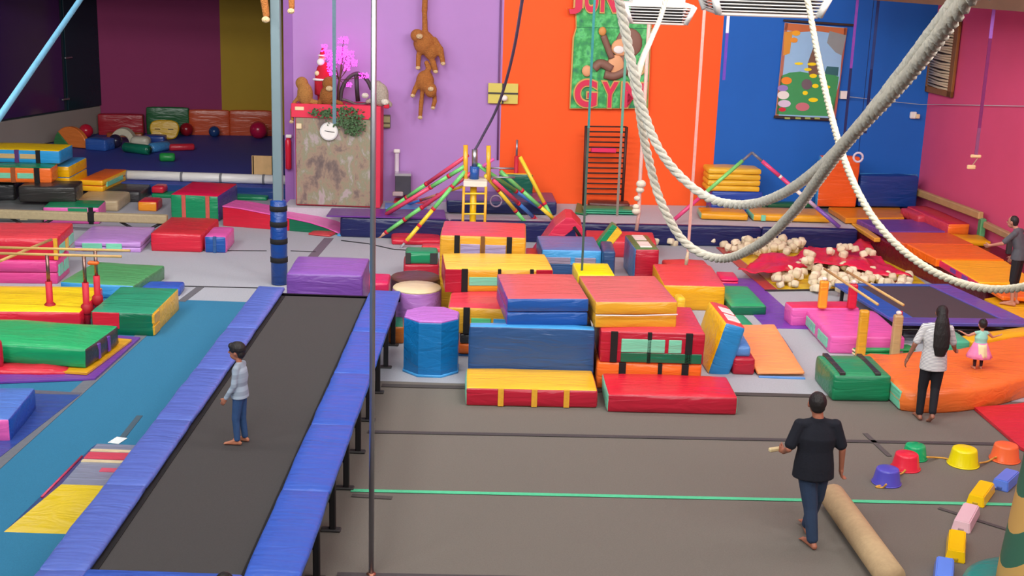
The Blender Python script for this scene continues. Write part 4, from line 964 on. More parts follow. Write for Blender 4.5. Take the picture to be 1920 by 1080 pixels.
# pink light tree
led = flat('pink_led', (255,70,232), .4, 0, 3.)
R = root('light_tree', 'glowing pink light tree standing on the booth', 'light tree', (PD(640, 195, yt).x, yt, zT))
def tq(u, v, dy=0.): return PD(u, v, yt+dy)-R.location
tube('trunk', [tq(634, 196), tq(634, 165), tq(640, 130), tq(643, 90)], [.03, .025, .02, .01], vin('brown', 'plain'), R, 6)
V, Fc = [], []; random.seed(3)
for (cu, cv, ru, rv, n) in ((644, 75, 10, 6, 34), (642, 95, 10, 10, 50), (650, 105, 14, 9, 60), (622, 103, 14, 9, 60), (608, 90, 6, 7, 24), (628, 112, 14, 8, 50), (622, 126, 9, 8, 36), (624, 138, 7, 4, 18), (658, 118, 12, 6, 46), (650, 128, 6, 5, 20), (682, 142, 9, 5, 28), (655, 159, 5, 4, 14)):
    pc = tq(cu, cv)
    for _ in range(int(n*1.8)):
        p = tq(cu+random.uniform(-1, 1)*ru, cv+random.uniform(-1, 1)*rv, random.uniform(-.12, .12)); s = random.uniform(.011, .017); off = len(V)
        V += [p+Vector(c)*s for c in ((1, 0, 0), (-1, 0, 0), (0, 1, 0), (0, -1, 0), (0, 0, 1), (0, 0, -1))]
        Fc += [[off+a for a in t_] for t_ in ((0, 2, 4), (2, 1, 4), (1, 3, 4), (3, 0, 4), (2, 0, 5), (1, 2, 5), (3, 1, 5), (0, 3, 5))]
    tube('branch', [tq(636, 150), tq((636+cu)/2, (150+cv)/2+2), pc], .008, vin('brown', 'plain'), R, 5)
o = link('lights', mesh('lights', V, Fc), led, R, smooth=False); o['kind'] = 'stuff'
# dark arched branch
R = root('branch_arch', 'dark twisted branch arch on the booth beside the light tree', 'branch', (PD(660, 195, yt).x, yt+.05, zT))
def bq(u, v): return PD(u, v, yt+.05)-R.location
tube('arch', catmull([bq(638, 192), bq(642, 165), bq(655, 145), (bq(672, 138)), bq(688, 150), bq(697, 168)], 6), .045, vin((62,50,56), 'wood'), R, 7)
tube('stem', [bq(668, 140), bq(669, 165), bq(671, 190)], .05, vin((48,38,44), 'wood'), R, 7); tube('twig', catmull([bq(636, 184), bq(655, 190), bq(672, 196), bq(695, 192)], 5), .03, vin((92,80,84), 'wood'), R, 6)
# pictures
R = wroot('picture', 'small framed picture beside the booth on the purple wall', 'picture', 722, 228, .04)
wbox('frame', R, 715, 732, 215, 240, .04, vin((96,88,70), 'plain')); wbox('print', R, 717, 731, 218, 237, .01, vin((170,170,120), 'plain'), -.04, 0); wbox('print_band', R, 717, 731, 229, 232, .006, vin((90,80,60), 'plain'), -.05, 0)
R = wroot('wall_panel', 'yellow panel with dark cross bars at the purple and orange border', 'panel', 943, 175, .05)
wbox('board', R, 915, 971, 156, 194, .05, vin((214,200,96), 'plain')); wbox('bar', R, 915, 971, 173, 176, .02, vin('char', 'plain'), -.05, 0); wbox('bar', R, 941, 944, 156, 194, .02, vin('char', 'plain'), -.05, 0)
x, z = wl(R, 945, 183); bm = bmesh.new(); ell(bm, (x, -.12, z), .08, .07, .07); remeshed('knob', bm, .012, vin('white', 'plain'), R, 1)
# sign
R = wroot('gym_sign', 'green painted relief sign with ape and red GYM letters', 'sign', 1145, 110, .06)
gm = bpy.data.materials.new('leafy_paint'); gm.use_nodes = True; nt = gm.node_tree; b = nt.nodes['Principled BSDF']; b.inputs['Roughness'].default_value = .6
tc = nt.nodes.new('ShaderNodeTexCoord'); nz = nt.nodes.new('ShaderNodeTexNoise'); nz.inputs['Scale'].default_value = 5; nz.inputs['Detail'].default_value = 3; rp_ = nt.nodes.new('ShaderNodeValToRGB')
for pos, col in ((.32, (40,120,90)), (.48, (60,166,86)), (.6, (96,206,120)), (.72, (56,150,100))): el = rp_.color_ramp.elements.new(pos); el.color = (*lin(col), 1)
rp_.color_ramp.elements.remove(rp_.color_ramp.elements[0]); rp_.color_ramp.elements.remove(rp_.color_ramp.elements[-1])
nt.links.new(tc.outputs['Object'], nz.inputs['Vector']); nt.links.new(nz.outputs['Fac'], rp_.inputs[0]); nt.links.new(rp_.outputs[0], b.inputs['Base Color'])
def wprism(name, R, pix, th, mat, y0, bev=.008):
    o = prism(name, [wl(R, u, v) for u, v in pix], th, mat, R, 'y', bev); o.location.y = y0-th; return o
wprism('edge', R, [(1067, 204), (1069, 150), (1073, 70), (1079, 52), (1077, -20), (1222, -16), (1222, 50), (1219, 100), (1215, 204)], .05, vin((206,160,90), 'plain'), 0)
wprism('board', R, [(1069, 202), (1072, 150), (1076, 70), (1081, 52), (1079, -18), (1220, -14), (1220, 50), (1217, 100), (1213, 202)], .03, gm, -.04)
wprism('seam', R, [(1080, 50), (1221, 53), (1221, 54), (1080, 51)], .008, vin('dgreen', 'plain'), -.07, 0)
FONT = None
def letter(ch, R, u0, u1, v0, v1, mat, rim, th=.05, y0=-.07, rot=0.):
    cu = bpy.data.curves.new('t', 'FONT'); cu.body = ch; cu.size = 1; cu.offset = .03; cu.extrude = .5; cu.fill_mode = 'BOTH'
    o = bpy.data.objects.new('t', cu); COL.objects.link(o); dg = bpy.context.evaluated_depsgraph_get()
    for grow, nm, m, dy in ((.07, 'letter_rim', rim, .0), (.03, 'letter', mat, -.02)):
        cu.offset = grow; dg = bpy.context.evaluated_depsgraph_get(); dg.update()
        me = bpy.data.meshes.new_from_object(o.evaluated_get(dg)); xs = [v.co.x for v in me.vertices]; ys = [v.co.y for v in me.vertices]
        if grow == .07: bx = (min(xs), max(xs), min(ys), max(ys))
        um, vm = (u0+u1)/2, (v0+v1)/2; x0, x1, z1, z0 = wl(R, u0, vm)[0], wl(R, u1, vm)[0], wl(R, um, v0)[1], wl(R, um, v1)[1]
        for v in me.vertices:
            X, Y, Zc = v.co
            v.co = (x0+(X-bx[0])/(bx[1]-bx[0])*(x1-x0), y0+dy-th*(.5+Zc), z0+(Y-bx[2])/(bx[3]-bx[2])*(z1-z0))
        recalc(me); me.materials.clear(); L_ = link(nm, me, m, R, smooth=False)
    bpy.data.objects.remove(o)
rd, rim = vin((214,44,82), 'plain'), vin((206,168,96), 'plain')
letter('G', R, 1074, 1120, 146, 202, rd, rim); letter('Y', R, 1124, 1160, 150, 203, rd, rim); letter('M', R, 1162, 1212, 152, 203, rd, rim)
letter('J', R, 1062, 1094, -34, 28, rd, rim); letter('U', R, 1094, 1122, -34, 25, rd, rim); letter('N', R, 1124, 1156, -34, 25, rd, rim)
# ape relief: simple generic figure
def rell(name, cu, cv, ru, rv, col, y=-.09, d=.05):
    x, z = wl(R, cu, cv); k = .0128; bm = bmesh.new(); ell(bm, (x, y, z), ru*k, d, rv*k, n=18); 
    me = bpy.data.meshes.new(name); bm.to_mesh(me); bm.free(); return link(name, recalc(me), vin(col, 'plain'), R)
br, tn = (134,98,84), (224,166,120)
rell('torso', 1160, 122, 24, 22, br); rell('belly', 1153, 122, 15, 19, tn, -.12); rell('head', 1178, 80, 24, 26, br, -.1); rell('muzzle', 1163, 88, 18, 15, tn, -.14); rell('teeth', 1158, 92, 10, 7, 'white', -.18, .03)
def rlimb(name, pix, r, col):
    k = .0128; p = [(wl(R, u, v)[0], -.11, wl(R, u, v)[1]) for u, v in pix]; tube(name, catmull(p, 5), r*k, vin(col, 'plain'), R, 8)
rlimb('arm', [(1146, 108), (1138, 88), (1130, 66)], 6, br); rell('hand', 1128, 58, 7, 8, (216,150,80), -.13); rlimb('leg', [(1146, 128), (1125, 118), (1112, 128)], 8, br); rell('foot', 1099, 132, 9, 10, tn, -.12); rlimb('leg', [(1175, 130), (1150, 141), (1132, 138)], 8, br); rell('foot', 1183, 138, 8, 7, tn, -.13)
rlimb('tail', [(1186, 128), (1198, 138), (1206, 132), (1203, 120), (1194, 122)], 2.6, (200,170,110))
# black wall ladder
R = wroot('wall_ladder', 'black wall ladder with many thin rungs on the orange wall', 'ladder', 1136, 385, .45)
def lz(u, v): x, z = wl(R, u, v); return Vector((x, 0, z))
for a, b in (((1099, 236), (1094, 388)), ((1175, 238), (1166, 388))): tube('side_rail', [lz(*a), lz(*b)], .035, vin((70,36,30), 'plain'), R, 6)
for k in range(14):
    t = k/13; v = 237+t*126; tube('rung', [lz(1099-4.2*t, v), lz(1175-8*t, v+1)], .018, vin((50,28,26), 'plain'), R, 6)
p, q = lz(1108, 281), lz(1155, 281); BX('red_board', p.x, q.x, -.05, .02, p.z-.05, p.z+.05, vin('hot', 'plain'), R, .01)
# landscape poster (generic)
R = wroot('hanging_poster', 'colourful hanging landscape poster on the blue wall', 'poster', 1520, 130, .05)
wprism('sheet', R, [(1453, 218), (1471, 42), (1588, 52), (1566, 222)], .02, vin((150,196,232), 'plain'), 0, 0)
wprism('border', R, [(1453, 218), (1471, 42), (1477, 43), (1459, 218)], .006, vin((176,110,90), 'plain'), -.02, 0); wprism('border', R, [(1556, 221), (1574, 150), (1582, 52), (1588, 52), (1566, 222)], .006, vin((170,90,76), 'plain'), -.02, 0)
wprism('foliage', R, [(1470, 56), (1473, 43), (1588, 53), (1586, 70), (1560, 62), (1530, 58), (1500, 60)], .006, vin((196,110,60), 'plain'), -.02, 0)
wprism('foliage', R, [(1555, 58), (1586, 66), (1578, 104), (1566, 98), (1550, 80)], .007, vin((140,150,150), 'plain'), -.021, 0)
wprism('trunk', R, [(1470, 60), (1486, 58), (1480, 100), (1468, 104)], .007, vin((216,150,50), 'plain'), -.021, 0)
wprism('hill', R, [(1455, 214), (1464, 142), (1480, 136), (1500, 134), (1530, 140), (1558, 138), (1572, 144), (1562, 218)], .006, vin((60,154,90), 'plain'), -.02, 0)
wprism('far_trees', R, [(1545, 138), (1550, 124), (1572, 126), (1570, 142)], .007, vin((44,104,110), 'plain'), -.021, 0)
wprism('stem', R, [(1516, 140), (1514, 118), (1524, 90), (1530, 90), (1530, 120), (1536, 140)], .007, vin((120,92,76), 'plain'), -.021, 0)
for u, v, a_, b_, cc in ((1492, 62, 8, 5, (236,170,30)), (1488, 75, 7, 5, (230,150,40)), (1474, 151, 10, 7, (240,140,40)), (1468, 178, 11, 8, 'white'), (1467, 165, 10, 6, (150,130,200)), (1470, 194, 12, 7, (216,200,226)), (1497, 119, 8, 2.5, 'bright'), (1522, 120, 9, 3, 'bright'), (1514, 130, 7, 3, 'bright'), (1524, 142, 7, 4, 'bright'), (1528, 161, 6, 4, 'bright'), (1550, 163, 6, 3, 'bright'), (1509, 174, 5, 4, 'bright'), (1524, 187, 9, 4, 'bright'), (1504, 200, 13, 8, (200,116,126)), (1512, 158, 10, 10, (110,96,104)), (1466, 205, 7, 4, 'red')):
    wprism('motif', R, [(u+a_*math.cos(2*math.pi*k/14), v+b_*math.sin(2*math.pi*k/14)) for k in range(14)], .006, vin(cc, 'plain'), -.028, 0)
wprism('rail', R, [(1451, 216), (1568, 222), (1567, 227), (1450, 221)], .04, vin((50,36,30), 'plain'), -.01, .004); wprism('rail', R, [(1468, 40), (1600, 49), (1600, 45), (1469, 36)], .04, vin((50,36,30), 'plain'), -.01, .004)
for u in (1470, 1490, 1508, 1526): wprism('rail_patch', R, [(u, 219), (u+10, 219.5), (u+10, 223), (u, 222.5)], .01, vin((150,170,90), 'plain'), -.05, 0)
# wall fittings
R = wroot('wall_bracket', 'small white bracket on the blue wall beside the poster', 'bracket', 1582, 178, .03); wbox('box', R, 1574, 1590, 170, 185, .1, vin('white', 'plain'))
w_ = tube('wire', [on_wall(1588, 181, .15), on_wall(1650, 188, .15), on_wall(1726, 196, .2), on_right(1760, 196, .06), on_right(1920, 199, .06)], .008, vin('lgrey', 'plain'), None, 5); tag(w_, 'thin white wire strung from bracket across the corner', 'wire')
R = wroot('wall_sensor', 'small white sensor on the blue wall near the corner', 'sensor', 1712, 216, .02); wbox('box', R, 1705, 1717, 209, 222, .08, vin('white', 'plain'), 0, .02); wbox('lens', R, 1714, 1721, 213, 221, .09, vin('cream', 'plain'), -.05, .01)
# woven frame on pink wall
p = on_right(1770, 110, .03); R = root('woven_frame', 'wooden frame with woven cord hanging on the pink wall', 'wall hanging', p, math.atan2(-rdir.y, -rdir.x))
rd_ = -rdir
def rw_(u, v): q = PW(u, v, p, rn)-p; return q.dot(rd_), q.z
x0, x1 = rw_(1796, 110)[0], rw_(1745, 110)[0]; z1, z0 = rw_(1772, 34)[1], rw_(1765, 178)[1]
for nm, a, b, c_, d_ in (('frame_side', x0, x0+.2, z0, z1), ('frame_side', x1-.1, x1, z0, z1), ('frame_bar', x0, x1, z0, z0+.14), ('frame_bar', x0, x1, z1-.14, z1)): BX(nm, a, b, 0, .07, c_, d_, vin((140,92,40), 'wood'), R, .01)
zz = z0+.16; kk = 0
BX('backing', x0+.15, x1-.08, .0, .02, z0+.05, z1-.05, vin((60,44,36), 'plain'), R, 0)
while zz < z1-.16: tube('cord', [(x0+.18, .05, zz), ((x0+x1)/2, .07, zz+.02*math.sin(kk*2)), (x1-.1, .05, zz+.03)], .028, vin((196,178,148), 'rope'), R, 5); zz += .062; kk += 1
# dispenser
R = wroot('dispenser', 'grey metal bin with white pipe on the purple wall', 'dispenser', 757, 345, .1)
wbox('bin', R, 741, 770, 325, 361, .3, vin((104,104,112), 'metal')); wbox('lid', R, 740, 771, 321, 326, .32, vin((220,220,224), 'metal')); wbox('pipe', R, 740, 748, 285, 322, .06, vin((210,200,214), 'plain'), 0, .02); wbox('spout', R, 738, 750, 279, 286, .1, vin('white', 'plain'), 0, .02); wbox('valve', R, 736, 756, 354, 362, .12, vin((180,160,160), 'plain'), -.3, .02)
# fire extinguisher and fixture by the pillar
R = wroot('fire_extinguisher', 'red fire extinguisher hanging at the left end of purple wall', 'extinguisher', 540, 300, .075)
x, zb_ = wl(R, 541, 318); zt_ = wl(R, 541, 258)[1]; lathe('cylinder', [(.03, zb_), (.07, zb_+.03), (.07, zt_-.08), (.03, zt_)], vin('red', 'gloss'), R, 12, (x, 0, 0)); BX('valve', x-.05, x+.08, -.05, .02, zt_, zt_+.07, vin('white', 'plain'), R, .01)
# easel board in recess entrance
yE = P(492, 358).y; q = PD(473, 358, yE); R = root('easel', 'small wooden board on legs beside the steel pillar', 'easel', (q.x, yE, 0)); w_ = PD(513, 358, yE).x-q.x; zt_ = PD(492, 292, yE).z; zm = PD(492, 328, yE).z
BX('board', 0, w_, -.02, .02, zm, zt_, vin((222,180,124), 'wood'), R, .01)
for x in (.02, w_-.04): BX('leg', x, x+.04, -.02, .02, 0, zt_, vin((206,170,130), 'wood'), R, .006)
BX('crossbar', 0, w_, -.015, .015, .25, .29, vin((206,170,130), 'wood'), R, .006)

# ================================================================== DOME CLIMBER
yC = 27.0
R = root('dome_climber', 'climbing dome of rainbow padded poles around a yellow ladder', 'climbing frame', (PD(890, 430, yC).x, yC, 0))
def dq(u, v, y=yC): return PD(u, v, y)-R.location
cols = dict(g=(120,214,120), p=(226,76,110), y=(244,212,60), b=(70,130,210), w='lgrey', o=(206,150,120))
def dpole(segs, yt_, bot, r=.045):
    """segs: [(u,v,colour)...] from the top; the last point stands at world point bot"""
    a = PD(segs[0][0], segs[0][1], yt_); bq_ = bot; u0, v0 = segs[0][:2]; u1, v1 = segs[-1][:2]; L_ = math.hypot(u1-u0, v1-v0)
    pts = [a.lerp(bq_, math.hypot(s[0]-u0, s[1]-v0)/L_)-R.location for s in segs]
    for i in range(len(segs)-1):
        c_ = segs[i][2]; tube('pole', [pts[i], pts[i+1]], r if c_ != 'w' else r*.6, vin(cols[c_], 'gloss'), R, 8)
        if i: d = (pts[i+1]-pts[i]).normalized()*.03; tube('joint', [pts[i]-d, pts[i]+d], r*1.15, vin('red', 'plain'), R, 8)
sB = lambda u, v: P(u, v, ST+.04)
dpole([(877, 291, 'p'), (802, 344, 'g'), (765, 371, 'g'), (726, 396, 'g')], yC, sB(726, 396)); dpole([(871, 312, 'g'), (843, 330, 'g'), (810, 352, 'p'), (724, 402, 'p')], yC, sB(724, 402))
dpole([(874, 319, 'g'), (848, 350, 'g'), (812, 391, 'y'), (785, 422, 'y'), (759, 452, 'w'), (751, 465, 'w')], yC, P(751, 465)); dpole([(884, 324, 'p'), (798, 395, 'g'), (765, 417, 'g'), (726, 436, 'o'), (709, 446, 'o')], yC, P(709, 446))
dpole([(975, 294, 'y'), (1016, 384, 'g'), (1036, 411, 'g')], yC+.9, sB(1036, 411)); dpole([(938, 321, 'g'), (978, 357, 'g'), (1012, 386, 'y'), (1040, 412, 'w')], yC+.3, sB(1040, 412)); dpole([(896, 309, 'g'), (965, 357, 'b'), (1024, 398, 'b')], yC, sB(1024, 398))
dpole([(910, 328, 'y'), (934, 354, 'y'), (966, 393, 'g'), (993, 433, 'w'), (1010, 447, 'w')], yC, P(1010, 447)); dpole([(925, 338, 'p'), (965, 385, 'b'), (993, 411, 'p'), (1034, 438, 'p')], yC, P(1034, 438)); dpole([(867, 350, 'y'), (838, 349, 'y'), (820, 356, 'o'), (790, 370, 'b'), (765, 383, 'b')], yC+.2, sB(765, 383), .03)
for a, b in (((873, 272), (873, 338)), ((916, 273), (916, 338))): tube('upright', [dq(*a), dq(*b)], .05, vin((240,180,50), 'gloss'), R, 8)
tube('mast', [dq(890, 280), dq(890, 312)], .06, vin('lgrey', 'metal'), R, 10); tube('mast_pad', [dq(890, 312), dq(889, 336)], .1, vin('blue'), R, 10); tube('centre_post', [dq(888, 344), Vector((dq(886, 430).x, 0, 0))], .07, vin((242,196,20), 'gloss'), R, 10)
a, b = dq(870, 340), dq(914, 340); BX('platform', a.x, b.x, -.3, .3, a.z-.06, a.z+.06, vin((232,224,206), 'plain'), R, .01)
for u in (871, 912):
    t = dq(u, 345); x2 = dq(u-3, 430).x; tube('ladder_rail', [t+Vector((0, -.3, 0)), Vector((x2, -.3, 0))], .03, vin((226,170,50), 'gloss'), R, 8)
for v in (363, 382, 401, 421): tube('rung', [dq(870, v, yC-.3), dq(912, v, yC-.3)], .02, vin((250,210,60), 'gloss'), R, 6)
tube('cross_tube', [dq(916, 315), dq(964, 316)], .022, vin('lgrey', 'metal'), R, 6); tube('cross_tube', [dq(916, 332), dq(966, 333)], .02, vin('lgrey', 'metal'), R, 6); tube('brace', [dq(905, 312), dq(926, 298)], .035, vin('pink', 'gloss'), R, 6)
p = dq(930, 377); tube('ring', [p+Vector((.12*math.cos(k*math.pi/8), 0, .12*math.sin(k*math.pi/8))) for k in range(17)], .018, vin((140,120,140), 'plain'), R, 6)
# red chrome post behind the dome
R = root('post_stand', 'thin red stand with chrome top behind the dome', 'stand', (on_wall(966, 372, .3).x, on_wall(966, 372, .3).y, ST)); z_ = on_wall(965, 262, .3).z-ST
tube('red_tube', [(0, 0, 0), (0, 0, z_*.75)], .05, vin('red', 'plain'), R, 8); tube('chrome_tube', [(0, 0, z_*.7), (0, 0, z_)], .025, vin('lgrey', 'metal'), R, 8); lathe('base', [(.15, 0), (.15, .02), (.06, .05)], vin('red', 'plain'), R, 12)
# rainbow A-frame at right
yA2 = 28.55; ap = PD(1410, 286, yA2)
R = root('rainbow_climber', 'rainbow pole A-frame with grey top joint on the stage right', 'climbing frame', (ap.x, yA2, ST))
def aseg(segs, bot):
    a = ap; u0, v0 = 1410, 286; u1, v1 = segs[-1][:2]; L_ = math.hypot(u1-u0, v1-v0); pts = [a.lerp(bot, math.hypot(s[0]-u0, s[1]-v0)/L_)-R.location for s in segs]
    for i in range(len(segs)-1): c_ = segs[i][2]; tube('pole', [pts[i], pts[i+1]], .045 if c_ != (120,120,130) else .03, vin(c_, 'gloss'), R, 8)
aseg([(1410, 286, (120,120,130)), (1392, 302, (130,220,120)), (1326, 362, 'white'), (1318, 368, (226,76,130)), (1264, 413, 'white'), (1256, 420, 'white')], P(1256, 419, ST+.02))
aseg([(1410, 286, (120,120,130)), (1430, 300, (226,76,130)), (1462, 328, 'white'), (1466, 331, (226,76,130)), (1494, 355, 'white'), (1506, 366, (200,180,210)), (1530, 386, (130,90,180)), (1572, 424, 'white')], P(1574, 426, ST))
# ================================================================== HANGING THINGS
def strap(label, u, vb, y, w, segs, name='hanging_strap', cat='strap', th=.008, end=None):
    """vertical webbing from the ceiling; segs: [(v_lower, colour)...] from top to bottom"""
    B = PD(u, vb, y); R = root(name, label, cat, B); z = ZC-B.z-.01; pr_ = z
    for v, c_ in segs:
        zl = ZV(B, v)-B.z if v != vb else 0
        BX('webbing', -w/2, w/2, -th, th, zl, pr_, vin(c_, 'cloth'), R, 0); pr_ = zl
    return R
strap('long teal strap hanging in front of the sign, ending over yellow mat', 1091, 508, 21.9, .04, [(240, (52,130,130)), (508, (70,92,84))])
strap('shorter grey green strap hanging right of the long teal strap', 1157, 405, 25.5, .05, [(250, (90,150,130)), (405, (130,120,110))])
R = strap('pale pink strap with small handle hanging over red mat', 1290, 472, 22.6, .05, [(472, (206,150,140))]); tube('handle', [(0, 0, 0), (-.01, 0, -.12), (-.02, 0, -.24)], [.02, .035, .03], vin((200,180,150), 'rope'), R, 8)
R = strap('purple strap with dark lower end hanging before the blue wall', 1581, 278, 28.0, .055, [(128, (128,64,160)), (278, (30,34,84))])
strap('dark blue strap hanging right of the purple strap', 1622, 250, 28.2, .06, [(130, (38,56,110)), (250, (24,30,80))])
R = strap('violet strap with wooden handle hanging before the pink wall', 1830, 290, 24.5, .06, [(72, (150,100,190)), (240, (116,36,92)), (290, (130,70,110))])
BX('handle', -.1, .1, -.03, .03, -.06, 0, vin((222,190,140), 'wood'), R, .015); BX('handle', -.14, .02, -.03, .03, -.28, -.2, vin((222,190,140), 'wood'), R, .015); tube('loop', [(.06, 0, -.03), (-.06, 0, -.24)], .012, vin((180,140,120), 'cloth'), R, 5)
strap('short purple strap with white clip at the orange blue border', 1357, 150, 27.0, .06, [(30, 'white'), (62, (214,214,230)), (150, (104,64,170))])
strap('teal strap hanging in front of the booth clock', 627, 232, 26.0, .07, [(232, (92,120,132))])
q = PD(1609, 295, 28.3); R = root('gym_ring', 'white gymnastic ring on a thin cord before the blue wall', 'ring', q); rr_ = .1
tube('ring', [(rr_*math.cos(k*math.pi/10), 0, rr_*math.sin(k*math.pi/10)) for k in range(21)], .025, vin((206,200,216), 'plain'), R, 8); tube('cord', [(0, 0, rr_), (0, 0, ZC-q.z)], .006, vin('navy', 'cloth'), R, 5)
a = [PD(984, -30, 22), PD(962, 100, 24), PD(935, 195, 26), PD(905, 255, 26.8), PD(889, 284, 27)]
o = tube('cable', [Vector((a[0].x+.3, 20.5, ZC-.02))]+catmull(a, 5), .03, vin((96,84,110), 'cloth'), None, 6); tag(o, 'grey hanging cable running down to the top of the dome', 'cable')
o = tube('light_blue_line', [PD(240, -130, 6.2), PD(150, 0, 5.4), PD(0, 218, 4.2), PD(-120, 390, 3.6), PD(-420, 820, 2.6)], .011, vin((120,190,226), 'cloth'), None, 8); o.name = 'stretched_line'; tag(o, 'taut light blue line crossing the top left corner', 'line')
o = tube('wall_conduit', [on_wall(939, 0, .04), on_wall(936, 130, .04), on_wall(933, 300, .04)], .02, vin((120,80,130), 'plain'), None, 6); tag(o, 'thin vertical conduit at the purple and orange wall border', 'conduit')
# chrome pole in the foreground
pb_ = P(696, 1078); R = root('metal_pole', 'slender chrome pole from floor to ceiling in the foreground', 'pole', pb_)
tube('shaft', [(0, 0, .02), (0, 0, 4), (0, 0, ZC-.02)], .027, vin((176,176,182), 'metal'), R, 16); lathe('foot', [(.05, 0), (.05, .015), (.03, .03)], vin((176,120,100), 'metal'), R, 16)
# thick ropes
def rp3(lst, a=True, b=True):
    p = [PD(u, v, y) for u, v, y in lst]      # carried on up to the ceiling at the chosen ends
    def up(e, n): d = (e-n); d = Vector((d.x, d.y, 0))/max(.05, d.z); k = ZC-.02-e.z; return Vector((e.x+d.x*k*.4, e.y+d.y*k*.4, ZC-.02))
    if a: p = [up(p[0], p[1])]+p
    if b: p = p+[up(p[-1], p[-2])]
    return p
rope('climbing_rope', 'thick cream rope looping low from the right, lower loop', 'rope', rp3([(1990, -230, 3.2), (1812, 0, 3.55), (1700, 145, 4.2), (1580, 275, 5.0), (1490, 395, 6.0), (1420, 460, 6.8), (1350, 485, 7.4), (1285, 455, 7.6), (1240, 380, 7.6), (1213, 285, 7.6), (1196, 190, 7.5), (1178, 95, 7.5), (1160, 0, 7.4), (1130, -160, 7.2)]), .026, (226,218,200))
rope('climbing_rope', 'thick cream rope looping from the right, upper loop', 'rope', rp3([(1975, -230, 3.3), (1797, 0, 3.7), (1690, 140, 4.4), (1600, 250, 5.1), (1530, 320, 5.8), (1460, 367, 6.5), (1395, 384, 7.0), (1330, 372, 7.3), (1275, 330, 7.4), (1235, 278, 7.4), (1210, 218, 7.4), (1190, 140, 7.35), (1168, 30, 7.3), (1140, -150, 7.1)]), .026, (232,226,210))
rope('climbing_rope', 'cream rope swooping to the right edge past the trampoline', 'rope', rp3([(1500, -120, 11.2), (1520, 30, 11), (1545, 160, 10.4), (1578, 285, 9.6), (1622, 385, 9.0), (1680, 458, 8.6), (1755, 512, 8.2), (1840, 540, 7.8), (1925, 537, 7.4), (2010, 500, 7.0), (2110, 400, 6.6), (2190, 220, 6.3), (2240, -60, 6.1)]), .026, (214,204,180))
rope('climbing_rope', 'thin pale rope crossing in front of the left ceiling diffuser', 'rope', rp3([(1270, -120, 10), (1245, 10, 10), (1222, 70, 9.6), (1205, 110, 8.6), (1193, 150, 7.42)], True, False), .02, (214,206,190))
R = root('knotted_rope', 'short knotted rope hanging before the orange wall', 'rope', PD(1193, 434, 24.5))
def kq(u, v): return PD(u, v, 24.5)-R.location
tube('cord', [Vector((kq(1198, 340).x+.02, 0, ZC-R.location.z)), kq(1200, 340), kq(1198, 400), kq(1193, 432)], .035, vin((214,170,160), 'rope'), R, 8)
for u, v, r in ((1202, 345, .1), (1200, 356, .085), (1195, 372, .07), (1193, 396, .09), (1193, 388, .075)):
    bm = bmesh.new(); ell(bm, kq(u, v), r, r, r*.8); remeshed('knot', bm, .02, vin((214,204,184), 'rope'), R, 1)
# ceiling diffusers
def diffuser(label, u0, u1, vt, vb, y, ub0, ub1, mu):
    a, b = PD(u0, vt, y), PD(u1, vt, y); c_ = PD((ub0+ub1)/2, vb, y); w = b.x-a.x; h_ = (a.z+b.z)/2-c_.z
    R = root('ceiling_diffuser', label, 'air diffuser', ((a.x+b.x)/2, y+w/2, c_.z)); wb = (ub1-ub0)/(u1-u0)*w/2; wt = w/2
    BX('bottom_plate', -wb, wb, -wb, wb, 0, .03, vin((226,206,196), 'plain'), R, .01); BX('top_rim', -wt, wt, -wt, wt, h_-.02, h_+.02, vin('white', 'plain'), R, .01)
    BX('neck', -wt*.75, wt*.75, -wt*.75, wt*.75, h_, h_+.25, vin('white', 'plain'), R, .01); BX('duct', -wt*.6, wt*.6, -wt*.6, wt*.6, h_+.25, ZC-c_.z-.01, vin((200,200,204), 'plain'), R, .01)
    BX('core', -wb*.88, wb*.88, -wb*.88, wb*.88, .02, h_, vin('black', 'plain'), R, 0)
    for sx, sy in ((-1, -1), (1, -1), (-1, 1), (1, 1)): tube('corner', [(sx*wb, sy*wb, .02), (sx*wt, sy*wt, h_)], .035, vin('white', 'plain'), R, 6)
    n = 5
    for i in range(n):
        t = (i+.5)/n; s_ = wb+(wt-wb)*t; z = .03+(h_-.05)*t
        for k in range(4):
            o = BX('louver', -s_, s_, -.012, .012, -.004, .004, vin((226,220,214), 'plain'), R, 0); o.location = (math.sin(k*math.pi/2)*s_, -math.cos(k*math.pi/2)*s_, z); o.rotation_euler = (-.25, 0, k*math.pi/2); 
    m = None
diffuser('white louvred ceiling diffuser in front of the green sign', 1172, 1303, 11, 47, 17.0, 1178, 1282, 0)
diffuser('white louvred ceiling diffuser right of the other, nearer', 1338, 1556, -10, 33, 11.5, 1346, 1536, 0)
# timber bulkhead at the right corner
a, b = PD(1610, -2, 27.2), PD(2010, 32, 22.0)
o = BX('trim_2', 0, (Vector((b.x, b.y, 0))-Vector((a.x, a.y, 0))).length, 0, .25, 0, ZC-a.z, vin((92,66,50), 'wood'), None, 0); o.location = a; o.rotation_euler = (0, 0, math.atan2(b.y-a.y, b.x-a.x)); o['kind'] = 'structure'
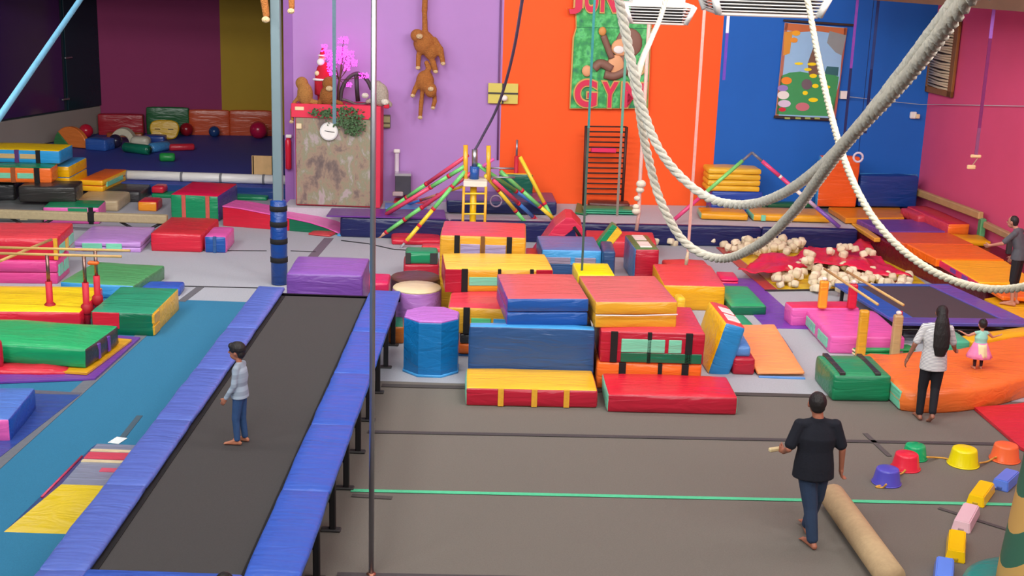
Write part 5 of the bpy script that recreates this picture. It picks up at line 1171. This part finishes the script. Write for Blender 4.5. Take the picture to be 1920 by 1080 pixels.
# ================================================================== PEOPLE
def hand(bm, w, d, side, k, curl=.5):
    """w wrist, d pointing direction, side: direction of the thumb"""
    d = Vector(d).normalized(); s = Vector(side); s = (s-d*s.dot(d)).normalized(); n = d.cross(s)
    pc = w+d*.05*k
    capsule(bm, w, w+d*.03*k, .026*k, .03*k)
    for t in (-.028, -.009, .01, .028): capsule(bm, w+d*.02*k+s*t*k*.8, w+d*.085*k+s*t*k, .0165*k, .015*k, 8)
    for i, t in enumerate((.032, .0107, -.0107, -.031)):
        ln = (.042, .048, .045, .034)[i]*k; a = w+d*.085*k+s*t*k; c1 = a+(d*math.cos(curl*.6)+n*math.sin(curl*.6))*ln; c2 = c1+(d*math.cos(curl*1.6)+n*math.sin(curl*1.6))*ln*.8
        capsule(bm, a, c1, .0105*k, .0095*k, 8); capsule(bm, c1, c2, .0095*k, .008*k, 8)
    a = w+d*.03*k+s*.03*k; c1 = a+(d*.6+s*.8)*.038*k; c2 = c1+(d*.9+s*.25+n*.3)*.034*k
    capsule(bm, a, c1, .0135*k, .012*k, 8); capsule(bm, c1, c2, .0115*k, .0095*k, 8)
BASE = dict(hipL=(-.09, 0, .93), hipR=(.09, 0, .93), kneeL=(-.1, .02, .5), kneeR=(.1, .02, .5), ankL=(-.1, -.02, .09), ankR=(.1, -.02, .09), toeL=(-.12, .17, .03), toeR=(.12, .17, .03),
    shL=(-.185, 0, 1.42), shR=(.185, 0, 1.42), elL=(-.26, -.02, 1.13), elR=(.26, -.02, 1.13), wrL=(-.28, .07, .88), wrR=(.28, .07, .88), head=(0, .02, 1.63), neck=(0, 0, 1.46), chest=(0, 0, 1.25), waist=(0, 0, 1.05))
def person(label, loc, rz, h, pose, skin, shirt, pants, hair, fat=1., headk=1., sleeve='short', hem=.86, bare_leg=False, hdir=None, vox=.0085, shoes=False, cuff=.0):
    k = h/1.75; J = {n: Vector(v)*(k if n[:2] not in ('hd', 'th') else 1) for n, v in {**BASE, **pose}.items() if n != 'curl'}
    R = root('person', label, 'person', loc, rz); f = fat
    # ---- body
    bm = bmesh.new(); hc = J['head']; hk = k*headk
    ell(bm, hc+Vector((0, -.005, .015))*hk, .076*hk, .096*hk, .105*hk, n=18); ell(bm, hc+Vector((0, .025, -.045))*hk, .056*hk, .066*hk, .07*hk, n=16)
    capsule(bm, hc+Vector((0, .088, .01))*hk, hc+Vector((0, .108, -.02))*hk, .009*hk, .014*hk, 8)      # nose
    for s in (-1, 1): ell(bm, hc+Vector((s*.078, -.005, -.005))*hk, .012*hk, .02*hk, .032*hk, (0, 0, s*.3), 10)     # ears
    capsule(bm, hc+Vector((-.02, .083, -.06))*hk, hc+Vector((.02, .083, -.06))*hk, .009*hk, .009*hk, 8)          # lips
    capsule(bm, J['neck'], hc+Vector((0, -.01, -.04))*hk, .053*k*f, .051*k*f)
    pel = (J['hipL']+J['hipR'])/2
    secs = [(pel+Vector((0, 0, -.06))*k, .12*k*f, .09*k*f), (pel+Vector((0, 0, .03))*k, .15*k*f, .1*k*f), (J['waist'], .125*k*f, .085*k*f), (J['chest'], .15*k*f, .1*k*f), ((J['shL']+J['shR'])/2+Vector((0, 0, -.03))*k, .15*k, .085*k), (J['neck'], .06*k, .055*k)]
    ovals(bm, secs)
    for s in 'LR':
        sg = -1 if s == 'L' else 1
        capsule(bm, (J['shL']+J['shR'])/2+Vector((0, 0, -.0))*k, J['sh'+s], .06*k, .055*k); capsule(bm, J['sh'+s], J['el'+s], .05*k*f, .04*k); capsule(bm, J['el'+s], J['wr'+s], .041*k, .027*k)
        d = J.get('hd'+s, (J['wr'+s]-J['el'+s])); hand(bm, J['wr'+s], d, J.get('th'+s, Vector((0, 1, .1))), k, pose.get('curl', .55))
        capsule(bm, J['hip'+s], J['knee'+s], .085*k*f, .055*k); capsule(bm, J['knee'+s], J['ank'+s], .054*k, .036*k)
        kn = J['knee'+s].lerp(J['ank'+s], .3); capsule(bm, kn+Vector((0, -.012, 0))*k, J['knee'+s].lerp(J['ank'+s], .55), .05*k, .042*k)
        a, t = J['ank'+s], J['toe'+s]; heel = a+(a-t).normalized()*.045*k; fd = t-a; 
        ground = min(t.z, a.z-.05*k)
        heel.z = a.z-.05*k; capsule(bm, a, heel, .034*k, .034*k); capsule(bm, heel, t, .034*k, .026*k); capsule(bm, a, t, .032*k, .022*k)
        sd = fd.cross(Vector((0, 0, 1))).normalized()
        for q, r in ((-.028, .012), (-.012, .011), (.004, .011), (.02, .011), (.034, .014)):
            capsule(bm, t+sd*q*k*(-sg)*.9, t+sd*q*k*(-sg)+fd.normalized()*.035*k, r*k, r*k*.85, 7)
    body = remeshed('body', bm, vox, vin(skin, 'skin'), R, 2)
    for s in (-1, 1): bm = bmesh.new(); ell(bm, hc+Vector((s*.032, .084, .012))*hk, .012*hk, .008*hk, .009*hk, n=8); me = bpy.data.meshes.new('eye'); bm.to_mesh(me); bm.free(); link('eye', me, vin((24,18,16), 'gloss'), R)
    # ---- shirt
    bm = bmesh.new(); g = .018*k
    hz_ = hem*k; base = Vector((pel.x, pel.y, hz_))
    secs = [(base, .172*k*f+g, .125*k*f+g), (base.lerp(J['waist'], .6), .162*k*f+g, .118*k*f+g), (J['waist']+Vector((0, 0, .06))*k, .142*k*f+g, .1*k*f+g), (J['chest'], .165*k*f+g, .108*k*f+g), ((J['shL']+J['shR'])/2+Vector((0, 0, -.04))*k, .165*k+g, .095*k+g), ((J['shL']+J['shR'])/2+Vector((0, 0, .045))*k, .09*k+g, .07*k), (J['neck']+Vector((0, 0, .015))*k, .058*k+g*.6, .055*k+g*.5)]
    ovals(bm, secs, 18)
    for s in 'LR':
        capsule(bm, (J['shL']+J['shR'])/2+Vector((0, 0, .03))*k, J['sh'+s], .07*k, .062*k); e = J['sh'+s].lerp(J['el'+s], .78) if sleeve == 'short' else J['el'+s]
        if sleeve == 'none': continue
        capsule(bm, J['sh'+s], e, .06*k*f, .058*k*f if sleeve == 'short' else .053*k)
        if sleeve == 'long': capsule(bm, J['el'+s], J['el'+s].lerp(J['wr'+s], .93), .053*k, .042*k)
    remeshed('shirt', bm, .011*max(k, .6), shirt, R, 3)
    # ---- trousers
    if pants is not None:
        bm = bmesh.new()
        ovals(bm, [(pel+Vector((0, 0, -.1))*k, .1*k*f, .09*k*f), (pel, .165*k*f, .115*k*f), (pel+Vector((0, 0, .1))*k, .15*k*f, .105*k*f)])
        for s in 'LR':
            capsule(bm, J['hip'+s], J['knee'+s], .1*k*f, .072*k*f); capsule(bm, J['knee'+s], J['knee'+s].lerp(J['ank'+s], .93-cuff), .07*k*f, .056*k*f)
        remeshed('trousers', bm, .011*max(k, .6), pants, R, 3)
    bm = bmesh.new(); hair(bm, hc, hk, J, k); remeshed('hair', bm, .009*max(.6, k), vin((26,20,20), 'hair'), R, 2)
    return R, J, k
def short_hair(bm, c, k, J, kk):
    ell(bm, c+Vector((0, -.022, .03))*k, .084*k, .093*k, .098*k, n=16); ell(bm, c+Vector((0, -.05, -.02))*k, .072*k, .055*k, .06*k, n=14)
def bald_hair(bm, c, k, J, kk):
    ell(bm, c+Vector((0, -.022, .024))*k, .086*k, .098*k, .1*k, n=16); ell(bm, c+Vector((0, -.05, -.03))*k, .07*k, .052*k, .05*k, n=14)
def mop_hair(bm, c, k, J, kk):
    ell(bm, c+Vector((0, -.015, .045))*k, .095*k, .112*k, .095*k, n=16); ell(bm, c+Vector((0, -.06, -.02))*k, .078*k, .055*k, .07*k, n=14); ell(bm, c+Vector((0, .07, .075))*k, .06*k, .04*k, .04*k, n=12)
def long_hair(bm, c, k, J, kk):
    ell(bm, c+Vector((0, -.02, .025))*k, .088*k, .1*k, .102*k, n=16)
    ovals(bm, [(c+Vector((0, -.08, .03))*k, .06*k, .05*k), (c+Vector((.0, -.115, -.1))*k, .1*k, .06*k), (c+Vector((.01, -.145, -.28))*k, .12*k, .055*k), (c+Vector((.015, -.155, -.46))*k, .115*k, .05*k), (c+Vector((.01, -.15, -.6))*k, .07*k, .035*k)])
def tot_hair(bm, c, k, J, kk):
    ell(bm, c+Vector((0, -.02, .025))*k, .088*k, .1*k, .1*k, n=16); ell(bm, c+Vector((0, -.06, .1))*k, .04*k, .04*k, .04*k, n=10)
def striped(a, b, sc):
    m = bpy.data.materials.new('striped_cloth'); m.use_nodes = True; nt = m.node_tree; bs = nt.nodes['Principled BSDF']; bs.inputs['Roughness'].default_value = .9
    tc = nt.nodes.new('ShaderNodeTexCoord'); w = nt.nodes.new('ShaderNodeTexWave'); w.bands_direction = 'Z'; w.inputs['Scale'].default_value = sc; w.inputs['Distortion'].default_value = .4
    r = nt.nodes.new('ShaderNodeValToRGB'); r.color_ramp.elements[0].position = .35; r.color_ramp.elements[0].color = (*lin(a), 1); r.color_ramp.elements[1].position = .6; r.color_ramp.elements[1].color = (*lin(b), 1)
    nt.links.new(tc.outputs['Object'], w.inputs['Vector']); nt.links.new(w.outputs['Fac'], r.inputs[0]); nt.links.new(r.outputs[0], bs.inputs['Base Color']); return m
# man in the foreground, walking away
p = P(1522, 1026)
R, J, k = person('man in dark navy shirt and jeans walking away barefoot', (p.x-.06, p.y+.02, 0), .05, 1.78, dict(hipL=(-.08, 0, .93), hipR=(.09, .02, .93), kneeL=(.0, -.0, .5), kneeR=(.11, .14, .52), ankL=(.05, -.05, .09), ankR=(.09, .33, .09), toeL=(.0, .12, .03), toeR=(.1, .53, .05),
    shL=(-.19, 0, 1.375), shR=(.19, 0, 1.375), elL=(-.29, -.03, 1.12), elR=(.28, -.02, 1.12), wrL=(-.27, .19, 1.0), wrR=(.31, .04, .88), hdL=(-.3, .9, .0), thL=(0, 0, 1), head=(-.02, .03, 1.605), neck=(0, 0, 1.45), curl=.8), (168,104,80), vin((14,17,30), 'cloth'), vin((42,60,88), 'cloth'), bald_hair, fat=1.2, hem=.8, headk=1.1)
R_ = root('wooden_block', 'small pale wooden piece in the hand of the man', 'block', R.matrix_basis @ (J['wrL']+Vector((-.06, .12, -.02))), .4); BX('piece', -.09, .09, -.025, .025, -.022, .022, vin((216,196,150), 'wood'), R_, .01)
# woman with long hair
p = P(1730, 790)
R, J, k = person('woman with long black hair in striped white top walking away', (p.x+.07, p.y+.06, 0), -.12, 1.66, dict(hipL=(-.08, 0, .93), hipR=(.09, 0, .93), kneeL=(-.1, .04, .5), kneeR=(.07, .0, .51), ankL=(-.11, .0, .09), ankR=(.03, -.2, .18), toeL=(-.14, .17, .03), toeR=(.02, -.1, .04),
    shL=(-.175, 0, 1.41), shR=(.175, 0, 1.41), elL=(-.29, -.02, 1.15), elR=(.27, .06, 1.15), wrL=(-.36, .03, .92), wrR=(.33, .24, 1.04), head=(.04, .02, 1.63)), (152,100,80), striped((150,150,158), (236,234,232), 16), vin((20,20,28), 'cloth'), long_hair, fat=1.05, hem=.79)
# toddler
p = P(1833, 687, CUSH+.02)
R, J, k = person('toddler in mint top and pink yellow tutu standing on orange cushion', (p.x, p.y, CUSH-.025), .1, .80, dict(hipL=(-.1, 0, .72), hipR=(.1, 0, .72), kneeL=(-.11, .03, .4), kneeR=(.11, .03, .4), ankL=(-.11, 0, .1), ankR=(.11, 0, .1), toeL=(-.12, .17, .05), toeR=(.12, .17, .05),
    shL=(-.2, 0, 1.24), shR=(.2, 0, 1.24), elL=(-.42, .05, 1.13), elR=(.4, .05, 1.08), wrL=(-.6, .12, 1.22), wrR=(.62, .1, 1.12), head=(0, .03, 1.52), neck=(0, 0, 1.28), chest=(0, 0, 1.08), waist=(0, 0, .9)), (196,140,116), vin((150,214,196), 'cloth'), None, tot_hair, fat=1.25, headk=1.6, sleeve='none', hem=.78, vox=.007)
for nm, r0, z0_, z1_, cc, wob_ in (('tutu', .40, .92, .42, (236,140,190), .05), ('tutu_front', .30, .9, .46, (238,230,180), .05)):
    rings = []
    for t in (0, .25, .5, .75, 1):
        ring = []
        for j in range(48):
            a_ = 2*math.pi*j/48; r = (.19+(r0-.19)*t)*k*(1+wob_*t*math.sin(a_*9+nm.__len__())); ring.append(Vector((r*math.cos(a_)*(1 if nm == 'tutu' else .75), r*math.sin(a_)*.85-(0 if nm == 'tutu' else .07*k), (z0_+(z1_-z0_)*t)*k)))
        rings.append(ring)
    v, f = ring_loft(rings, False); o = link(nm, mesh(nm, v, f), vin(cc, 'cloth'), R); sd = o.modifiers.new('s', 'SOLIDIFY'); sd.thickness = .008
bm = bmesh.new()
for s in 'LR': capsule(bm, J['hip'+s], J['knee'+s], .1*k, .075*k); capsule(bm, J['knee'+s], J['ank'+s]+Vector((0, 0, .02)), .07*k, .055*k)
remeshed('leggings', bm, .008, vin((56,34,44), 'cloth'), R, 2)
# boy on the track, in profile
p = P(452, 831, TZ-.065)
person('boy in grey long sleeved shirt and jeans standing on the track', (p.x, p.y, TZ-.068), math.radians(82), 1.2, dict(hipL=(-.08, 0, .86), hipR=(.08, 0, .86), kneeL=(-.08, .05, .46), kneeR=(.08, .0, .46), ankL=(-.09, .03, .09), ankR=(.09, -.04, .09), toeL=(-.11, .22, .03), toeR=(.11, .14, .03),
    shL=(-.16, 0, 1.34), shR=(.16, 0, 1.34), elL=(-.2, .03, 1.06), elR=(.2, .02, 1.06), wrL=(-.2, .17, .84), wrR=(.2, .16, .86), head=(0, .04, 1.59), neck=(0, .0, 1.38), chest=(0, -.01, 1.18), waist=(0, 0, .98)), (176,112,84), striped((142,154,168), (164,178,192), 3), vin((44,76,120), 'cloth'), mop_hair, fat=1.0, headk=1.25, sleeve='long', hem=.82, vox=.008)
# person at the right edge
slab('thin_mat', [(1846, 560), (1905, 590), (1990, 628), (2000, 562), (1890, 553)], .36, .1, (230,176,30), 'vinyl', 'yellow mat behind the trampoline at the right edge', 'mat')
p = P(1898, 572, .36)
R, J, k = person('person in grey top and black shorts bending at the right edge', (p.x, p.y, .362), .9, 1.62, dict(kneeL=(-.1, .02, .5), head=(.02, .2, 1.58), neck=(.01, .1, 1.45), chest=(0, .05, 1.24), shL=(-.18, .08, 1.4), shR=(.18, .08, 1.4), elL=(-.26, .25, 1.2), wrL=(-.22, .48, 1.12), elR=(.26, .1, 1.12), wrR=(.26, .2, .88)), (186,128,104), vin((84,86,92), 'cloth'), vin((30,28,32), 'cloth'), short_hair, fat=1.0, hem=.9, cuff=.75)
p = PD(420, 1074, 8.72)
person('person at the bottom edge, only the top of dark hair showing', (p.x, 8.72, 0), 0, p.z-.005, {}, 'skin', vin('grey', 'cloth'), vin('navy', 'cloth'), short_hair)
# ================================================================== FOREGROUND THINGS
def bucket(label, u, v, wb, col):
    A = P(u, v); k = (A-Vector((0, 0, H))).length/FPX; r = wb/2*k; A.y += r*.6
    R = root('bucket', label, 'bucket', A); h = r*1.12
    lathe('wall', [(r, 0), (r*1.03, .012), (r*.97, .03), (r*.82, h-.02), (r*.78, h), (r*.7, h+.006), (r*.05, h+.006)], vin(col, 'gloss'), R, 28)
    lathe('rim', [(r*.97, .0), (r*1.06, .004), (r*1.06, .016), (r*.97, .02)], vin(col, 'gloss'), R, 28); return A, r
B = [bucket('green upturned bucket at the back of the bucket row', 1718, 864, 44, (16,166,104)), bucket('red upturned bucket in front of the green one', 1702, 884, 50, (226,44,66)), bucket('purple upturned bucket at the near end of the row', 1666, 912, 50, (86,82,192)), bucket('yellow upturned bucket in the row', 1811, 877, 53, (240,222,10)), bucket('orange upturned bucket at the right end of the row', 1889, 868, 50, (252,112,62))]
def cord(label, pix, r=.012, col=(214,160,70)):
    o = tube('cord', catmull([P(u, v, z) for u, v, z in pix], 6), r, vin(col, 'rope'), None, 6); tag(o, label, 'cord')
cord('tan cord between green and yellow bucket', [(1738, 857, .08), (1758, 858, .015), (1775, 860, .015), (1786, 864, .06)])
cord('tan cord between yellow and orange bucket', [(1837, 868, .06), (1850, 866, .02), (1862, 860, .03), (1868, 857, .08)])
cord('tan cord between red and purple bucket', [(1698, 881, .06), (1692, 887, .02), (1684, 890, .06)])
cord('tan cord loop in front of the purple bucket', [(1662, 908, .08), (1655, 914, .014), (1643, 913, .014), (1648, 911, .014), (1662, 911, .02)])
def step(label, a, b, col, wd=.17, h=.13):
    A, B_ = P(*a, h), P(*b, h); d = B_-A; L_ = d.length
    R = root('stepping_block', label, 'block', (A.x, A.y, 0), math.atan2(d.y, d.x)); w = wd/2
    bm = bmesh.new(); bt = [(-.03, -w*1.25), (L_+.03, -w*1.25), (L_+.03, w*1.25), (-.03, w*1.25)]; tp = [(0, -w), (L_, -w), (L_, w), (0, w)]
    vs = [bm.verts.new((x, y, 0)) for x, y in bt]+[bm.verts.new((x, y, h)) for x, y in tp]
    for f in ((3, 2, 1, 0), (4, 5, 6, 7), (0, 1, 5, 4), (1, 2, 6, 5), (2, 3, 7, 6), (3, 0, 4, 7)): bm.faces.new([vs[i] for i in f])
    bmesh.ops.bevel(bm, geom=bm.edges[:], offset=.012, segments=2, affect='EDGES'); me = bpy.data.meshes.new('shell'); bm.to_mesh(me); bm.free(); link('shell', me, vin(col, 'gloss'), R, smooth=False)
    BX('cord_hole', -.035, -.012, -.03, .03, .02, .05, vin(tuple(min(255, int(c*.75)) for c in col), 'plain'), R, .005)
step('blue stepping block at the right end of the chain', (1877, 900), (1899, 880), (98,136,232)); step('yellow stepping block beside the blue block at right', (1831, 929), (1851, 902), (248,204,14)); step('pale pink stepping block in the middle of the chain', (1804, 977), (1822, 944), (232,196,206)); step('yellow stepping block below the pale pink block', (1793, 1032), (1796, 993), (250,202,8)); step('blue stepping block at the bottom of the chain', (1770, 1082), (1773, 1044), (100,144,244))
cord('white cord between blue and yellow stepping block', [(1861, 913, .05), (1870, 914, .015), (1880, 908, .05)], .01, (206,206,206)); cord('white cord below the lower yellow stepping block', [(1780, 1050, .03), (1788, 1050, .015), (1796, 1046, .04)], .01, (206,206,206))
a, b = P(1557, 950), P(1668, 1108); R = root('rolled_mat', 'long beige suede roll lying on the brown floor', 'roll', (a+b)/2); r = .15; d = (b-a).normalized()
def rv(p, z): return p-R.location+Vector((0, 0, z))
tube('roll', [rv(a, r), rv(a+d*.03, r), rv(a.lerp(b, .3), r), rv(a.lerp(b, .6), r), rv(b, r)], [r*.85, r, r, r, r], vin((186,158,120), 'cloth'), R, 20); tube('end_cap', [rv(a-d*.006, r), rv(a+d*.01, r)], r*.8, vin((200,172,134), 'cloth'), R, 20)
# striped column at the right edge with teal base ring
A = P(1990, 1165); A.y += .4
R = root('striped_column', 'green and tan striped padded column at the bottom right corner', 'column', A)
cmat = bpy.data.materials.new('spiral_stripes'); cmat.use_nodes = True; nt = cmat.node_tree; bs = nt.nodes['Principled BSDF']; bs.inputs['Roughness'].default_value = .6
tc = nt.nodes.new('ShaderNodeTexCoord'); mp = nt.nodes.new('ShaderNodeMapping'); mp.inputs['Rotation'].default_value = (0, math.radians(58), 0); w = nt.nodes.new('ShaderNodeTexWave'); w.bands_direction = 'Z'; w.inputs['Scale'].default_value = .9; w.inputs['Distortion'].default_value = .6
rp_ = nt.nodes.new('ShaderNodeValToRGB'); rp_.color_ramp.interpolation = 'CONSTANT'; rp_.color_ramp.elements[0].color = (*lin((60,110,88)), 1); rp_.color_ramp.elements[1].position = .5; rp_.color_ramp.elements[1].color = (*lin((214,168,94)), 1)
nt.links.new(tc.outputs['Object'], mp.inputs[0]); nt.links.new(mp.outputs[0], w.inputs['Vector']); nt.links.new(w.outputs['Fac'], rp_.inputs[0]); nt.links.new(rp_.outputs[0], bs.inputs['Base Color'])
lathe('shaft', [(.5, 0), (.49, .3), (.45, .8), (.40, 1.4), (.36, 2.2), (.34, 3.5)], cmat, R, 40); lathe('cap', [(.36, 3.5), (.36, 3.6), (.1, 3.65)], vin((60,110,88)), R, 40)
lathe('base_ring', [(.5, 0), (.78, 0), (.82, .04), (.8, .1), (.72, .13), (.52, .13)], vin((30,140,134)), R, 40)

# ================================================================== NESTING of small pieces under the part they belong to
def base(n): return n.split('.')[0]
bpy.context.view_layer.update()
def centre(o): return sum((o.matrix_world @ Vector(c) for c in o.bound_box), Vector())/8
def nest(child, parent, only=None):
    for r in [o for o in S.objects if o.parent is None and (only is None or base(o.name) == only)]:
        ps = [c for c in r.children if base(c.name) == parent]
        if not ps: continue
        for c in [c for c in r.children if base(c.name) == child]:
            p = min(ps, key=lambda q: (centre(q)-centre(c)).length)
            c.parent = p; c.matrix_parent_inverse = p.matrix_basis.inverted()
for ch, pa, on in (('letter', 'board', 'gym_sign'), ('letter_rim', 'board', 'gym_sign'), ('hand', 'dial', 'wall_clock'), ('foot', 'leg', 'tumbling_track'), ('brace', 'leg', 'tumbling_track'), ('plaque', 'top_band', 'booth'), ('motif', 'sheet', 'hanging_poster'),
    ('rail_patch', 'rail', 'hanging_poster'), ('cord', 'backing', 'woven_frame'), ('spout', 'pipe', 'dispenser'), ('lid', 'bin', 'dispenser'), ('joint', 'pole', 'dome_climber'), ('eye', 'body', 'person'), ('wrap', 'beam', 'balance_beam'), ('tie', 'roll', 'padded_roll'),
    ('end_cap', 'roll', None), ('valve', 'skin', 'ball'), ('strap', 'foot_pad', 'pillar'), ('slit', 'pad', 'face_cushion'), ('rim', 'wall', 'bucket'), ('collar', 'post', 'parallel_bars'), ('post_cap', 'post', 'mini_bars'), ('cord_hole', 'shell', 'stepping_block'), ('stripe', 'top_pad', 'springboard'), ('label_patch', 'top_pad', 'springboard'), ('edge_patch', 'edge_panel', None), ('knob', 'board', 'wall_panel'), ('print_band', 'print', None), ('teeth', 'muzzle', 'gym_sign'), ('strap', 'cover', 'foam_mat'), ('panel', 'cover', 'foam_mat'), ('panel', 'cover', 'foam_block')):
    nest(ch, pa, on)
